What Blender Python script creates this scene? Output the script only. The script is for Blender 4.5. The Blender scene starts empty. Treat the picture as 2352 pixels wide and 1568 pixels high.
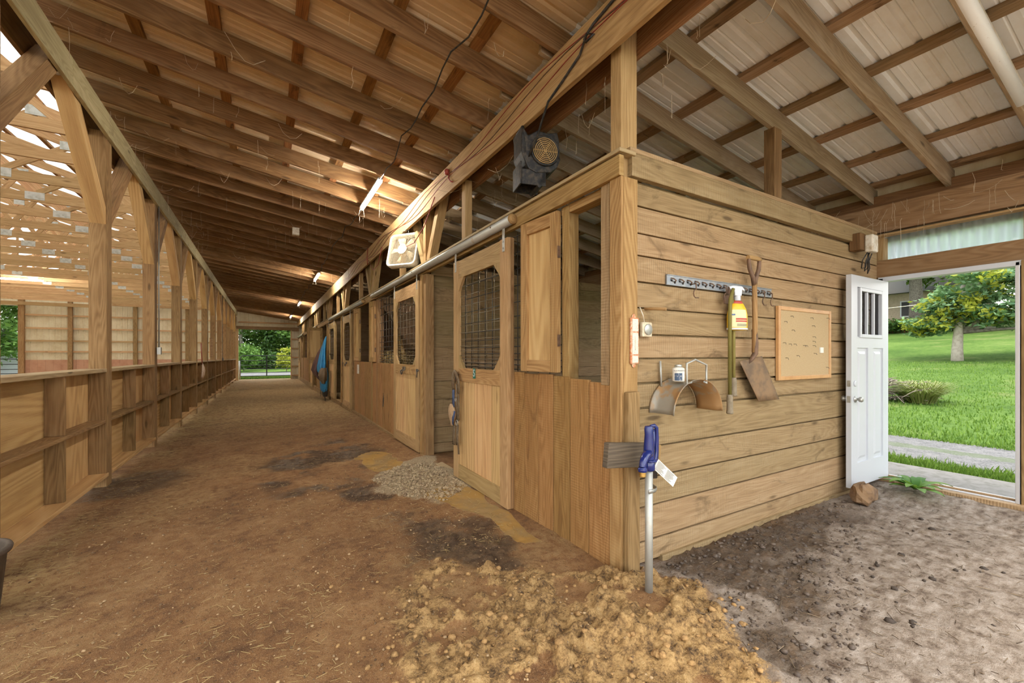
import bpy, math, random
import numpy as np
from mathutils import Vector, Matrix
random.seed(7); RNG = np.random.default_rng(11)
SC = bpy.context.scene
COL = SC.collection
U = random.uniform

# ------------------------------------------------------------------ mesh helper
class MB:
    """collects pieces, then links them as ONE mesh object"""
    def __init__(s):
        s.v = []; s.f = []; s.uv = []; s.t = []; s.m = []; s.sm = []
    def face(s, idx, uvs, t, m=0, smooth=False):
        s.f.append(idx); s.uv.extend(uvs); s.t.append(t); s.m.append(m); s.sm.append(smooth)
    def box(s, lo, hi, m=0, t=None, mat=None, taper=None):
        lo = Vector(lo); hi = Vector(hi)
        d = [hi[i]-lo[i] for i in range(3)]
        L = max(range(3), key=lambda i: d[i])
        t = random.random() if t is None else t
        uo, vo = U(0, 40), U(0, 40)
        b = len(s.v)
        for k in range(8):
            p = Vector((hi[0] if k & 1 else lo[0], hi[1] if k & 2 else lo[1], hi[2] if k & 4 else lo[2]))
            s.v.append(tuple(mat @ p) if mat else tuple(p))
        loc = [Vector((d[0]*(k & 1), d[1]*((k >> 1) & 1), d[2]*((k >> 2) & 1))) for k in range(8)]
        for q, ax in (((0, 4, 6, 2), 0), ((1, 3, 7, 5), 0), ((0, 1, 5, 4), 1), ((2, 6, 7, 3), 1), ((0, 2, 3, 1), 2), ((4, 5, 7, 6), 2)):
            oth = [i for i in range(3) if i != ax]
            if L in oth:
                a = L; c = [i for i in oth if i != L][0]
            else:
                a, c = oth
            k = 0.0 if L in oth else 7.3
            s.face([b+i for i in q], [(loc[i][a]+uo+k, loc[i][c]+vo+ax*.37) for i in q], t, m)
        return s
    def bar(s, p0, p1, w, h, up=(0, 0, 1), m=0, t=None, roll=0):
        p0 = Vector(p0); p1 = Vector(p1); x = (p1-p0); L = x.length; x.normalize()
        up = Vector(up); y = up.cross(x)
        if y.length < 1e-5:
            up = Vector((0, 1, 0)); y = up.cross(x)
        y.normalize(); z = x.cross(y)
        if roll:
            R = Matrix.Rotation(roll, 3, x); y = R @ y; z = R @ z
        M = Matrix((x, y, z)).transposed().to_4x4(); M.translation = p0
        return s.box((0, -w/2, -h/2), (L, w/2, h/2), m, t, M)
    def tube(s, pts, r, n=8, m=0, t=.5, closed=False, cap=True, flat=None):
        pts = [Vector(p) for p in pts]; N = len(pts)
        rs = r if isinstance(r, (list, tuple)) else [r]*N
        b = len(s.v); ref = None; acc = 0; uo = U(0, 30)
        us = []
        for i, p in enumerate(pts):
            if closed: d = pts[(i+1) % N]-pts[i-1]
            else: d = pts[min(i+1, N-1)]-pts[max(i-1, 0)]
            if d.length < 1e-9: d = Vector((0, 0, 1))
            d.normalize()
            if ref is None:
                ref = Vector((0, 0, 1)) if abs(d.z) < .9 else Vector((0, 1, 0))
            ref = ref-d*ref.dot(d)
            if ref.length < 1e-6: ref = d.orthogonal()
            ref.normalize(); q = d.cross(ref)
            fx = 1 if flat is None else flat
            for k in range(n):
                a = 2*math.pi*k/n
                s.v.append(tuple(p+(ref*math.cos(a)+q*math.sin(a)*fx)*rs[i]))
            if i: acc += (p-pts[i-1]).length
            us.append(acc+uo)
        M = N if closed else N-1
        for i in range(M):
            j = (i+1) % N
            for k in range(n):
                l = (k+1) % n
                w = 2*math.pi*rs[i]/n
                u1 = us[j] if j else us[-1]+.1
                s.face([b+i*n+k, b+i*n+l, b+j*n+l, b+j*n+k], [(us[i], k*w), (us[i], k*w+w), (u1, k*w+w), (u1, k*w)], t, m, n > 4)
        if cap and not closed:
            s.face([b+k for k in range(n)][::-1], [(0, 0)]*n, t, m)
            s.face([b+(N-1)*n+k for k in range(n)], [(0, 0)]*n, t, m)
        return s
    def lathe(s, prof, c=(0, 0, 0), n=20, m=0, t=.5, axis=(0, 0, 1), sx=1, sy=1):
        ax = Vector(axis).normalized(); a = ax.orthogonal().normalized()
        if abs(ax.z) > .99: a = Vector((1, 0, 0))
        bq = ax.cross(a); c = Vector(c); b = len(s.v)
        for r, h in prof:
            for k in range(n):
                q = 2*math.pi*k/n
                s.v.append(tuple(c+ax*h+a*(r*sx*math.cos(q))+bq*(r*sy*math.sin(q))))
        for i in range(len(prof)-1):
            for k in range(n):
                l = (k+1) % n
                s.face([b+i*n+k, b+i*n+l, b+(i+1)*n+l, b+(i+1)*n+k], [(k*.02, i*.02), (k*.02+.02, i*.02), (k*.02+.02, i*.02+.02), (k*.02, i*.02+.02)], t, m, True)
        if prof[0][0] > 1e-6: s.face([b+k for k in range(n)][::-1], [(0, 0)]*n, t, m)
        if prof[-1][0] > 1e-6: s.face([b+(len(prof)-1)*n+k for k in range(n)], [(0, 0)]*n, t, m)
        return s
    def prism(s, poly, o, ux, uy, th, m=0, t=None):
        """polygon poly (2d) in plane o+ux*a+uy*b, extruded by th along ux x uy"""
        o = Vector(o); ux = Vector(ux); uy = Vector(uy); nz = ux.cross(uy).normalized()*th
        t = random.random() if t is None else t
        b = len(s.v); n = len(poly); uo = U(0, 30)
        for k in (0, 1):
            for a, c in poly: s.v.append(tuple(o+ux*a+uy*c+nz*k))
        s.face([b+i for i in range(n)][::-1], [(poly[i][1]+uo, poly[i][0]) for i in range(n)][::-1], t, m)
        s.face([b+n+i for i in range(n)], [(poly[i][1]+uo, poly[i][0]) for i in range(n)], t, m)
        for i in range(n):
            j = (i+1) % n
            s.face([b+i, b+j, b+n+j, b+n+i], [(poly[i][1]+uo, 0), (poly[j][1]+uo, 0), (poly[j][1]+uo, abs(th)), (poly[i][1]+uo, abs(th))], t, m)
        return s
    def grid(s, P, m=0, t=.5, smooth=True, closed_u=False):
        """P[i][j] points"""
        b = len(s.v); R = len(P); C = len(P[0])
        for r in P:
            for p in r: s.v.append(tuple(p))
        for i in range(R-1):
            for j in range(C if closed_u else C-1):
                k = (j+1) % C
                s.face([b+i*C+j, b+i*C+k, b+(i+1)*C+k, b+(i+1)*C+j], [(j*.05, i*.05), (j*.05+.05, i*.05), (j*.05+.05, i*.05+.05), (j*.05, i*.05+.05)], t, m, smooth)
        return s
    def build(s, name, mats, parent=None, bevel=0, solid=0, sub=0):
        me = bpy.data.meshes.new(name)
        me.from_pydata(s.v, [], s.f)
        if not isinstance(mats, (list, tuple)): mats = [mats]
        for mm in mats: me.materials.append(mm)
        uv = me.uv_layers.new(name='UVMap')
        uv.data.foreach_set('uv', np.array(s.uv, dtype=np.float32).ravel())
        at = me.attributes.new('tint', 'FLOAT', 'FACE'); at.data.foreach_set('value', np.array(s.t, dtype=np.float32))
        me.polygons.foreach_set('material_index', np.array(s.m, dtype=np.int32))
        me.polygons.foreach_set('use_smooth', np.array(s.sm, dtype=bool))
        me.update()
        o = bpy.data.objects.new(name, me); COL.objects.link(o)
        if parent: o.parent = parent
        if solid:
            q = o.modifiers.new('s', 'SOLIDIFY'); q.thickness = solid; q.offset = 0
        if bevel:
            q = o.modifiers.new('b', 'BEVEL'); q.width = bevel; q.segments = 2; q.limit_method = 'ANGLE'; q.angle_limit = .7
        if sub:
            q = o.modifiers.new('d', 'SUBSURF'); q.levels = sub; q.render_levels = sub
        return o

def tag(o, label, cat, group=None, kind=None):
    o['label'] = label; o['category'] = cat
    if group: o['group'] = group
    if kind: o['kind'] = kind
    return o
def thing(name, loc, label, cat, group=None, rz=0, rot=None):
    o = bpy.data.objects.new(name, None); COL.objects.link(o); o.location = loc
    o.rotation_euler = rot if rot else (0, 0, rz); o.empty_display_size = .1
    return tag(o, label, cat, group)
def struct(o, label, cat):
    return tag(o, label, cat, None, 'structure')
def copy_tree(o, parent=None):
    c = o.copy(); COL.objects.link(c)
    if parent: c.parent = parent; c.matrix_parent_inverse = o.matrix_parent_inverse
    for ch in list(o.children): copy_tree(ch, c)
    return c
ORD = ['first', 'second', 'third', 'fourth', 'fifth', 'sixth', 'seventh', 'eighth', 'ninth', 'tenth', 'eleventh', 'twelfth']
def ordn(i):
    if i < 12: return ORD[i]
    n = i+1
    return '%d%s' % (n, 'th' if 10 <= n % 100 <= 20 else {1: 'st', 2: 'nd', 3: 'rd'}.get(n % 10, 'th'))

# ------------------------------------------------------------------ materials
def newmat(name):
    m = bpy.data.materials.new(name); m.use_nodes = True
    nt = m.node_tree; nt.nodes.clear()
    out = nt.nodes.new('ShaderNodeOutputMaterial'); p = nt.nodes.new('ShaderNodeBsdfPrincipled')
    nt.links.new(p.outputs[0], out.inputs[0])
    return m, nt, p, out
class NT:
    def __init__(s, nt): s.nt = nt
    def n(s, typ, **k):
        x = s.nt.nodes.new('ShaderNode'+typ)
        for a, b in k.items(): setattr(x, a, b)
        return x
    def l(s, a, b): s.nt.links.new(a, b)
    def put(s, sock, v):
        if hasattr(v, 'links') or hasattr(v, 'is_linked'): s.l(v, sock)
        else: sock.default_value = v
    def math(s, op, a, b=None, c=None, clamp=False):
        x = s.n('Math', operation=op); x.use_clamp = clamp
        s.put(x.inputs[0], a)
        if b is not None: s.put(x.inputs[1], b)
        if c is not None: s.put(x.inputs[2], c)
        return x.outputs[0]
    def vmath(s, op, a, b):
        x = s.n('VectorMath', operation=op); s.put(x.inputs[0], a); s.put(x.inputs[1], b); return x.outputs[0]
    def noise(s, vec, scale, detail=3, rough=.5, dist=0):
        x = s.n('TexNoise'); s.l(vec, x.inputs['Vector']); x.inputs['Scale'].default_value = scale
        x.inputs['Detail'].default_value = detail; x.inputs['Roughness'].default_value = rough; x.inputs['Distortion'].default_value = dist
        return x.outputs['Fac']
    def smooth(s, v, a, b, lo=0., hi=1.):
        x = s.n('MapRange', interpolation_type='SMOOTHSTEP'); s.put(x.inputs[0], v)
        for i, q in ((1, a), (2, b), (3, lo), (4, hi)): x.inputs[i].default_value = q
        return x.outputs[0]
    def ramp(s, v, stops):
        x = s.n('ValToRGB'); s.l(v, x.inputs[0]); e = x.color_ramp.elements
        while len(e) < len(stops): e.new(.5)
        for el, (p, c) in zip(e, stops): el.position = p; el.color = (*c, 1)
        return x.outputs[0]
    def mix(s, f, a, b, blend='MIX'):
        x = s.n('Mix', data_type='RGBA', blend_type=blend)
        s.put(x.inputs[0], f); s.put(x.inputs[6], (*a, 1) if isinstance(a, tuple) else a); s.put(x.inputs[7], (*b, 1) if isinstance(b, tuple) else b)
        return x.outputs[2]
    def bump(s, h, strength, dist=.01):
        x = s.n('Bump'); x.inputs['Strength'].default_value = strength; x.inputs['Distance'].default_value = dist
        s.l(h, x.inputs['Height']); return x.outputs[0]

def wood(name, dark, mid, light, rough=.75, ring=.45, saw=0, knots=1., var=.35, scale=1., stain=0, bump=.5, dust=None):
    m, nt, p, out = newmat(name); N = NT(nt)
    uv = N.n('UVMap', uv_map='UVMap').outputs[0]
    oi = N.n('ObjectInfo').outputs['Random']
    off = N.math('MULTIPLY', oi, 37.0)
    comb = N.n('CombineXYZ'); N.l(off, comb.inputs[0]); N.l(N.math('MULTIPLY', oi, 11.3), comb.inputs[1])
    uv = N.vmath('ADD', uv, comb.outputs[0])
    n0 = N.noise(N.vmath('MULTIPLY', uv, (.45*scale, 4.2*scale, 1)), 1, 2, .45, .25)
    wave = N.math('ADD', N.math('MULTIPLY', N.math('SINE', N.math('MULTIPLY', n0, 150.)), .5), .5)
    streak = N.noise(N.vmath('MULTIPLY', uv, (.8, 26, 1)), 1, 4, .6)
    fine = N.noise(N.vmath('MULTIPLY', uv, (4, 170, 1)), 1, 2, .6)
    blot = N.noise(N.vmath('MULTIPLY', uv, (1.1, 3.2, 1)), 1, 4, .6, .4)
    val = N.math('ADD', N.math('ADD', N.math('MULTIPLY', wave, ring*.3), N.math('MULTIPLY', fine, .30)), N.math('ADD', N.math('MULTIPLY', streak, .42-ring*.3), N.math('MULTIPLY', blot, .28)))
    col = N.ramp(val, [(.26, dark), (.49, mid), (.72, light)])
    tint = N.n('Attribute', attribute_name='tint').outputs['Fac']
    tt = N.math('ADD', N.math('MULTIPLY', tint, .65), N.math('MULTIPLY', oi, .35))
    val2 = N.math('ADD', N.math('MULTIPLY', tt, var), 1-var*.5)
    hsv = N.n('HueSaturation'); N.l(col, hsv.inputs['Color']); N.l(val2, hsv.inputs['Value'])
    N.l(N.math('ADD', N.math('MULTIPLY', tt, -.02), .51), hsv.inputs['Hue'])
    col = hsv.outputs[0]
    if knots:
        vo = N.n('TexVoronoi'); N.l(N.vmath('ADD', N.vmath('MULTIPLY', uv, (1.7, 6.5, 1)), (3.3, 1.7, 0)), vo.inputs['Vector']); vo.inputs['Scale'].default_value = 1
        k = N.smooth(vo.outputs['Distance'], .16, .05)
        sc = N.n('SeparateColor'); N.l(vo.outputs['Color'], sc.inputs[0])
        k = N.math('MULTIPLY', k, N.math('GREATER_THAN', sc.outputs[0], .62))
        col = N.mix(N.math('MULTIPLY', k, .75*knots), col, tuple(c*.35 for c in dark))
    if stain:
        st = N.smooth(N.noise(N.vmath('MULTIPLY', uv, (2.2, 5, 1)), 1, 5, .65, .8), .56, .72)
        col = N.mix(N.math('MULTIPLY', st, stain), col, tuple(c*.4 for c in dark))
    if dust:
        ds = N.smooth(N.noise(N.vmath('MULTIPLY', uv, (1.3, 4, 1)), 1, 4, .6), .45, .75)
        col = N.mix(N.math('MULTIPLY', ds, .6), col, dust)
    h = N.math('ADD', N.math('MULTIPLY', wave, .3), N.math('MULTIPLY', fine, .7))
    if saw:
        sv = N.n('TexWave', wave_type='BANDS', bands_direction='X', wave_profile='SIN')
        N.l(N.vmath('MULTIPLY', uv, (1, .35, 1)), sv.inputs['Vector']); sv.inputs['Scale'].default_value = 16; sv.inputs['Distortion'].default_value = 2.2
        sv.inputs['Detail'].default_value = 2; sv.inputs['Detail Scale'].default_value = 1.2
        s2 = N.math('MULTIPLY', sv.outputs['Fac'], N.smooth(blot, .35, .65))
        col = N.mix(N.math('MULTIPLY', s2, .30*saw), col, tuple(c*.8 for c in dark))
        h = N.math('ADD', h, N.math('MULTIPLY', s2, -1.2*saw))
    N.l(col, p.inputs['Base Color']); p.inputs['Roughness'].default_value = rough
    p.inputs['Specular IOR Level'].default_value = .25
    N.l(N.bump(h, bump, .004), p.inputs['Normal'])
    return m

def plain(name, c, rough=.5, metal=0, nscale=0, c2=None, bump=0, spec=.5, lo=.4, hi=.7, coat=0):
    m, nt, p, out = newmat(name); N = NT(nt)
    p.inputs['Roughness'].default_value = rough; p.inputs['Metallic'].default_value = metal; p.inputs['Specular IOR Level'].default_value = spec
    p.inputs['Coat Weight'].default_value = coat
    if nscale:
        tc = N.n('TexCoord').outputs['Object']
        f = N.noise(tc, nscale, 5, .62)
        N.l(N.mix(N.smooth(f, lo, hi), c, c2), p.inputs['Base Color'])
        if bump: N.l(N.bump(f, bump, .01), p.inputs['Normal'])
    else:
        p.inputs['Base Color'].default_value = (*c, 1)
    return m

def emis(name, c, s):
    m, nt, p, out = newmat(name); p.inputs['Base Color'].default_value = (.8, .8, .8, 1)
    p.inputs['Emission Color'].default_value = (*c, 1); p.inputs['Emission Strength'].default_value = s
    return m

def leafmat(name, c1, c2, trans=.35):
    m, nt, p, out = newmat(name); N = NT(nt)
    t = N.n('Attribute', attribute_name='tint').outputs['Fac']
    col = N.ramp(t, [(0, c1), (1, c2)])
    N.l(col, p.inputs['Base Color']); p.inputs['Roughness'].default_value = .55; p.inputs['Specular IOR Level'].default_value = .3
    tr = N.n('BsdfTranslucent'); N.l(N.mix(.35, col, (.2, .3, .03)), tr.inputs[0])
    mx = N.n('MixShader'); mx.inputs[0].default_value = trans
    N.l(p.outputs[0], mx.inputs[1]); N.l(tr.outputs[0], mx.inputs[2]); N.l(mx.outputs[0], out.inputs[0])
    return m

def metalsheet(name, c, dirt, sc=1.5, rough=.45, amt=.7):
    m, nt, p, out = newmat(name); N = NT(nt)
    tc = N.n('TexCoord').outputs['Object']
    f = N.noise(N.vmath('MULTIPLY', tc, (1, 5, 1)), sc, 5, .6)
    g = N.noise(tc, sc*8, 3, .6)
    k = N.smooth(N.math('ADD', N.math('MULTIPLY', f, .75), N.math('MULTIPLY', g, .25)), .42, .68)
    N.l(N.mix(N.math('MULTIPLY', k, amt), c, dirt), p.inputs['Base Color'])
    p.inputs['Roughness'].default_value = rough; p.inputs['Specular IOR Level'].default_value = .4
    return m

W_PINE = wood('pale_pine', (.19, .11, .045), (.39, .25, .108), (.53, .375, .185), ring=.35, var=.25)
W_FRONT = wood('stall_board', (.19, .10, .035), (.37, .22, .085), (.51, .34, .15), ring=.5, var=.3, saw=.25)
W_BOARD = wood('reddish_stall_board', (.16, .075, .024), (.33, .175, .06), (.47, .28, .11), ring=.4, var=.4, saw=.6, stain=.45)
W_OAK = wood('rough_sawn_oak', (.15, .09, .04), (.315, .215, .107), (.45, .335, .19), ring=.26, saw=.8, var=.35, stain=.55)
W_STALL = wood('stall_inner_plank', (.12, .07, .035), (.25, .155, .08), (.37, .25, .14), ring=.25, saw=.3, var=.45)
W_RAFT = wood('old_rafter', (.085, .04, .016), (.22, .115, .048), (.36, .21, .095), ring=.4, var=.55, dust=(.30, .19, .10), stain=.4)
W_RAFT2 = wood('dusty_rafter', (.15, .10, .05), (.30, .215, .125), (.44, .345, .22), ring=.35, var=.3, dust=(.42, .33, .24))
W_PURL = wood('stained_purlin', (.07, .03, .012), (.26, .12, .04), (.42, .22, .075), ring=.25, var=.4, stain=.9)
W_PURL2 = wood('mottled_purlin', (.10, .055, .03), (.30, .19, .10), (.46, .33, .22), ring=.2, var=.4, stain=1.)
W_POST = wood('brown_post', (.13, .07, .027), (.28, .165, .07), (.42, .27, .125), ring=.45, var=.3, dust=(.40, .26, .12))
W_GREY = wood('greyed_beam', (.22, .17, .09), (.45, .37, .21), (.60, .51, .32), ring=.35, var=.2, stain=.3)
W_PLY = wood('plywood', (.36, .20, .08), (.58, .37, .16), (.68, .47, .23), ring=.55, scale=.35, var=.2, knots=.5)
W_TRUSS = wood('truss_timber', (.30, .16, .07), (.52, .32, .16), (.66, .45, .25), ring=.3, var=.35)
W_DARK = wood('dark_beam', (.07, .035, .014), (.17, .085, .035), (.27, .15, .065), ring=.35, var=.3)
W_BROWN = wood('brown_header', (.14, .075, .035), (.27, .155, .075), (.36, .23, .125), ring=.4, var=.3, dust=(.36, .25, .16))
W_LIP = wood('grey_sill', (.2, .14, .07), (.38, .28, .15), (.5, .4, .24), ring=.35, var=.3)
W_HANDLE = wood('tool_handle', (.16, .09, .03), (.34, .20, .08), (.45, .30, .13), ring=.3, knots=0)
ROOF = metalsheet('tan_dusty_roof_sheet', (.70, .56, .38), (.56, .38, .19))
ROOF2 = metalsheet('white_roof_sheet', (.84, .88, .90), (.66, .64, .58), amt=.45)
SIDING = metalsheet('cream_siding', (.72, .63, .45), (.55, .42, .24), rough=.5, amt=.6)
PINK = plain('reddish_panel', (.50, .27, .17), .8, 0, 3, (.42, .20, .12))
GALV = plain('galvanized_steel', (.50, .51, .48), .42, .75, 14, (.36, .36, .32))
GALVRUST = plain('dirty_galvanized', (.46, .46, .42), .5, .6, 9, (.40, .24, .10), lo=.55, hi=.8)
RUST = plain('rusted_steel', (.20, .12, .075), .7, .4, 18, (.11, .075, .055))
STEELD = plain('dark_steel', (.12, .11, .10), .5, .7)
BLACK = plain('black_plastic', (.014, .016, .018), .6, 0, 30, (.07, .055, .04))
BLACKP = plain('black_paint', (.012, .012, .014), .35)
WIRE = plain('wire_steel', (.25, .21, .15), .45, .7)
WHITE = plain('white_paint', (.56, .585, .62), .35)
WHITED = plain('dirty_white_plastic', (.72, .68, .58), .5, 0, 25, (.52, .42, .28))
CREAM = plain('cream_plastic', (.66, .58, .42), .5, 0, 30, (.5, .4, .25))
BLUE = plain('blue_enamel', (.007, .018, .13), .22, 0, coat=.4)
BRASS = plain('brass', (.62, .40, .12), .35, .8)
LEATHER = plain('worn_leather', (.13, .085, .045), .7, 0, 30, (.22, .16, .09))
CLOTHB = plain('blue_nylon', (.035, .24, .46), .75, 0, 6, (.025, .17, .36))
LINING = plain('brown_lining', (.10, .045, .04), .85)
DENIM = plain('navy_web', (.05, .07, .14), .8)
TANC = plain('tan_pad', (.42, .28, .16), .9, 0, 40, (.3, .19, .1))
GREEN = plain('green_label', (.02, .16, .10), .5)
PAPER = plain('printed_paper', (.78, .76, .68), .7)
INK = plain('ink', (.06, .06, .07), .7)
REDINK = plain('red_label', (.45, .06, .04), .5)
YELLOW = plain('yellow_plastic', (.78, .50, .02), .35)
ORANGE = plain('faded_orange_paint', (.52, .17, .06), .6, 0, 60, (.62, .52, .36))
FADED = plain('speckled_white_enamel', (.72, .68, .56), .5, 0, 220, (.30, .24, .16), lo=.52, hi=.66)
CORK = plain('cork', (.47, .35, .19), .9, 0, 120, (.40, .28, .14), bump=.3)
PINEFR = plain('finished_frame', (.55, .31, .13), .4, 0, 8, (.46, .24, .09))
LIME = wood('olive_handle', (.10, .085, .02), (.20, .17, .045), (.28, .24, .08), ring=.2, knots=0)
GRIP = plain('grey_grip', (.27, .22, .15), .8, 0, 40, (.2, .16, .1))
REDWIRE = plain('red_wire', (.30, .05, .035), .5)
STONE = plain('brown_stone', (.25, .15, .075), .85, 0, 9, (.12, .07, .04), bump=.8)
CONC = plain('concrete', (.22, .20, .18), .9, 0, 12, (.15, .135, .11), bump=.3)
ALUM = plain('aluminium_frame', (.62, .62, .64), .4, .5)
BARK = plain('bark', (.19, .17, .14), .9, 0, 10, (.09, .075, .06), bump=.8)
TARP = plain('blue_tarp', (.07, .10, .16), .5, 0, 3, (.12, .15, .2))
BRICK = plain('tan_house_wall', (.50, .41, .31), .9, 0, 6, (.43, .34, .26))
SHING = plain('grey_shingle', (.12, .11, .10), .9)
TUBE = emis('led_tube', (1, .94, .83), 165)
RUBBER = plain('brown_rubber', (.075, .055, .04), .6, 0, 20, (.12, .09, .065))
STRAW = leafmat('straw', (.36, .24, .09), (.62, .48, .22), .1)
SANDM = plain('orange_sand_clod', (.46, .27, .105), .95, 0, 60, (.26, .145, .055), bump=1.)
GRAV = plain('tan_gravel', (.42, .32, .19), .85, 0, 14, (.20, .13, .075))
WEBM = plain('cobweb', (.55, .45, .32), .9)
L_DARK = leafmat('dark_leaves', (.012, .038, .007), (.055, .12, .02))
L_MID = leafmat('mid_leaves', (.03, .08, .012), (.15, .25, .04))
L_LIGHT = leafmat('light_leaves', (.05, .14, .03), (.22, .36, .08))
L_YEL = leafmat('yellow_green_leaves', (.22, .26, .02), (.42, .42, .05))
L_WEED = leafmat('weed_leaves', (.06, .18, .015), (.20, .36, .05))
L_GRASS = leafmat('grass_blades', (.05, .12, .012), (.18, .29, .045), .25)
L_TAN = leafmat('dry_grass', (.12, .16, .035), (.33, .33, .12), .25)
TWIG = plain('grey_twig', (.20, .16, .13), .9)
GLASS, _nt, _p, _o = newmat('clear_glass')
_p.inputs['Transmission Weight'].default_value = 1; _p.inputs['Roughness'].default_value = .02; _p.inputs['IOR'].default_value = 1.1
_p.inputs['Base Color'].default_value = (.93, .97, .95, 1)
FIBER, _nt, _p, _o = newmat('clear_corrugated_sheet')
_p.inputs['Base Color'].default_value = (.75, .85, .92, 1); _p.inputs['Roughness'].default_value = .15
_t = _nt.nodes.new('ShaderNodeBsdfTranslucent'); _t.inputs[0].default_value = (.85, .93, 1, 1)
_g = _nt.nodes.new('ShaderNodeBsdfRefraction'); _g.inputs['IOR'].default_value = 1.05; _g.inputs['Roughness'].default_value = .2; _g.inputs[0].default_value = (.92, .97, 1, 1)
_x = _nt.nodes.new('ShaderNodeMixShader'); _x.inputs[0].default_value = .55; _nt.links.new(_t.outputs[0], _x.inputs[1]); _nt.links.new(_g.outputs[0], _x.inputs[2])
_y = _nt.nodes.new('ShaderNodeMixShader'); _y.inputs[0].default_value = .12; _nt.links.new(_x.outputs[0], _y.inputs[1]); _nt.links.new(_p.outputs[0], _y.inputs[2]); _nt.links.new(_y.outputs[0], _o.inputs[0])
SKYL, _nt, _p, _o = newmat('translucent_roof_sheet')
_p.inputs['Base Color'].default_value = (.85, .83, .75, 1)
_t = _nt.nodes.new('ShaderNodeBsdfTranslucent'); _t.inputs[0].default_value = (.9, .88, .82, 1)
_x = _nt.nodes.new('ShaderNodeMixShader'); _x.inputs[0].default_value = .42
_nt.links.new(_p.outputs[0], _x.inputs[1]); _nt.links.new(_t.outputs[0], _x.inputs[2]); _nt.links.new(_x.outputs[0], _o.inputs[0])

# ------------------------------------------------------------------ noise in numpy
def vnoise(x, y, seed=0):
    xi = np.floor(x).astype(np.int64); yi = np.floor(y).astype(np.int64); fx = x-xi; fy = y-yi
    fx = fx*fx*(3-2*fx); fy = fy*fy*(3-2*fy)
    def h(a, b):
        n = (a*374761393+b*668265263+seed*974711) & 0xffffffff
        n = ((n ^ (n >> 13))*1274126177) & 0xffffffff
        return ((n ^ (n >> 16)) & 0xffff)/65535.0
    return (h(xi, yi)*(1-fx)+h(xi+1, yi)*fx)*(1-fy)+(h(xi, yi+1)*(1-fx)+h(xi+1, yi+1)*fx)*fy
def fbm(x, y, s, oct=4, seed=0):
    r = 0; a = .5; x = x*s; y = y*s
    for i in range(oct):
        r = r+a*vnoise(x, y, seed+i*17); a *= .5; x = x*2.03+5.1; y = y*2.03+1.7
    return r
def worley(x, y, s, seed=0):
    x = x*s; y = y*s; xi = np.floor(x); yi = np.floor(y); best = np.full(x.shape, 9.); val = np.zeros(x.shape)
    for dx in (-1, 0, 1):
        for dy in (-1, 0, 1):
            a = (xi+dx).astype(np.int64); b = (yi+dy).astype(np.int64)
            def h(k):
                n = (a*374761393+b*668265263+(seed+k)*974711) & 0xffffffff
                n = ((n ^ (n >> 13))*1274126177) & 0xffffffff
                return ((n ^ (n >> 16)) & 0xffff)/65535.
            d = np.hypot(a+h(1)-x, b+h(2)-y); r = .25+.5*h(3); q = d/r
            val = np.where(q < best, r, val); best = np.minimum(best, q)
    return np.sqrt(np.clip(1-best**2, 0, 1))*val
def polysd(px, py, poly):
    d = np.full(px.shape, 1e9); inside = np.zeros(px.shape, bool); n = len(poly)
    for i in range(n):
        ax, ay = poly[i]; bx, by = poly[(i+1) % n]
        ex, ey = bx-ax, by-ay; wx, wy = px-ax, py-ay
        t = np.clip((wx*ex+wy*ey)/(ex*ex+ey*ey), 0, 1)
        d = np.minimum(d, np.hypot(wx-ex*t, wy-ey*t))
        c = ((ay <= py) & (by > py)) | ((by <= py) & (ay > py))
        with np.errstate(divide='ignore', invalid='ignore'):
            xs = ax+(py-ay)/(by-ay if by != ay else 1e-9)*ex
        inside ^= c & (px < xs)
    return np.where(inside, -d, d)
def sst(v, a, b):
    t = np.clip((v-a)/(b-a), 0, 1); return t*t*(3-2*t)

# ------------------------------------------------------------------ layout numbers
XL, XR, YW, XE = -1.6, 1.94, 1.95, 5.76
def rz(x): return 3.93-.151*x            # underside of the rafters
def gz(x, y):
    a = np.clip((1.9-x)/3.4, 0, 1); b = sst(y, 2, 25)
    return -.15*a*(1-b)-.24*b*np.clip((7-x)/4, 0, 1)
POSTY = [4.36+2.47*k for k in range(12)]
PART = [YW, 5.7, 9.3, 12.95, 16.6, 20.25, 23.9, 27.6, 32.0]
YEND = 32.2

# ------------------------------------------------------------------ camera
F = 967.6; TH = math.atan(566/F)
cam = bpy.data.cameras.new('camera'); cam.sensor_width = 36; cam.lens = 36*F/2352; cam.shift_y = 31/2352; cam.clip_start = .05; cam.clip_end = 300
camo = bpy.data.objects.new('camera', cam); COL.objects.link(camo)
camo.location = (0, 0, 1.38); camo.rotation_euler = (math.pi/2, 0, -TH); SC.camera = camo

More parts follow.
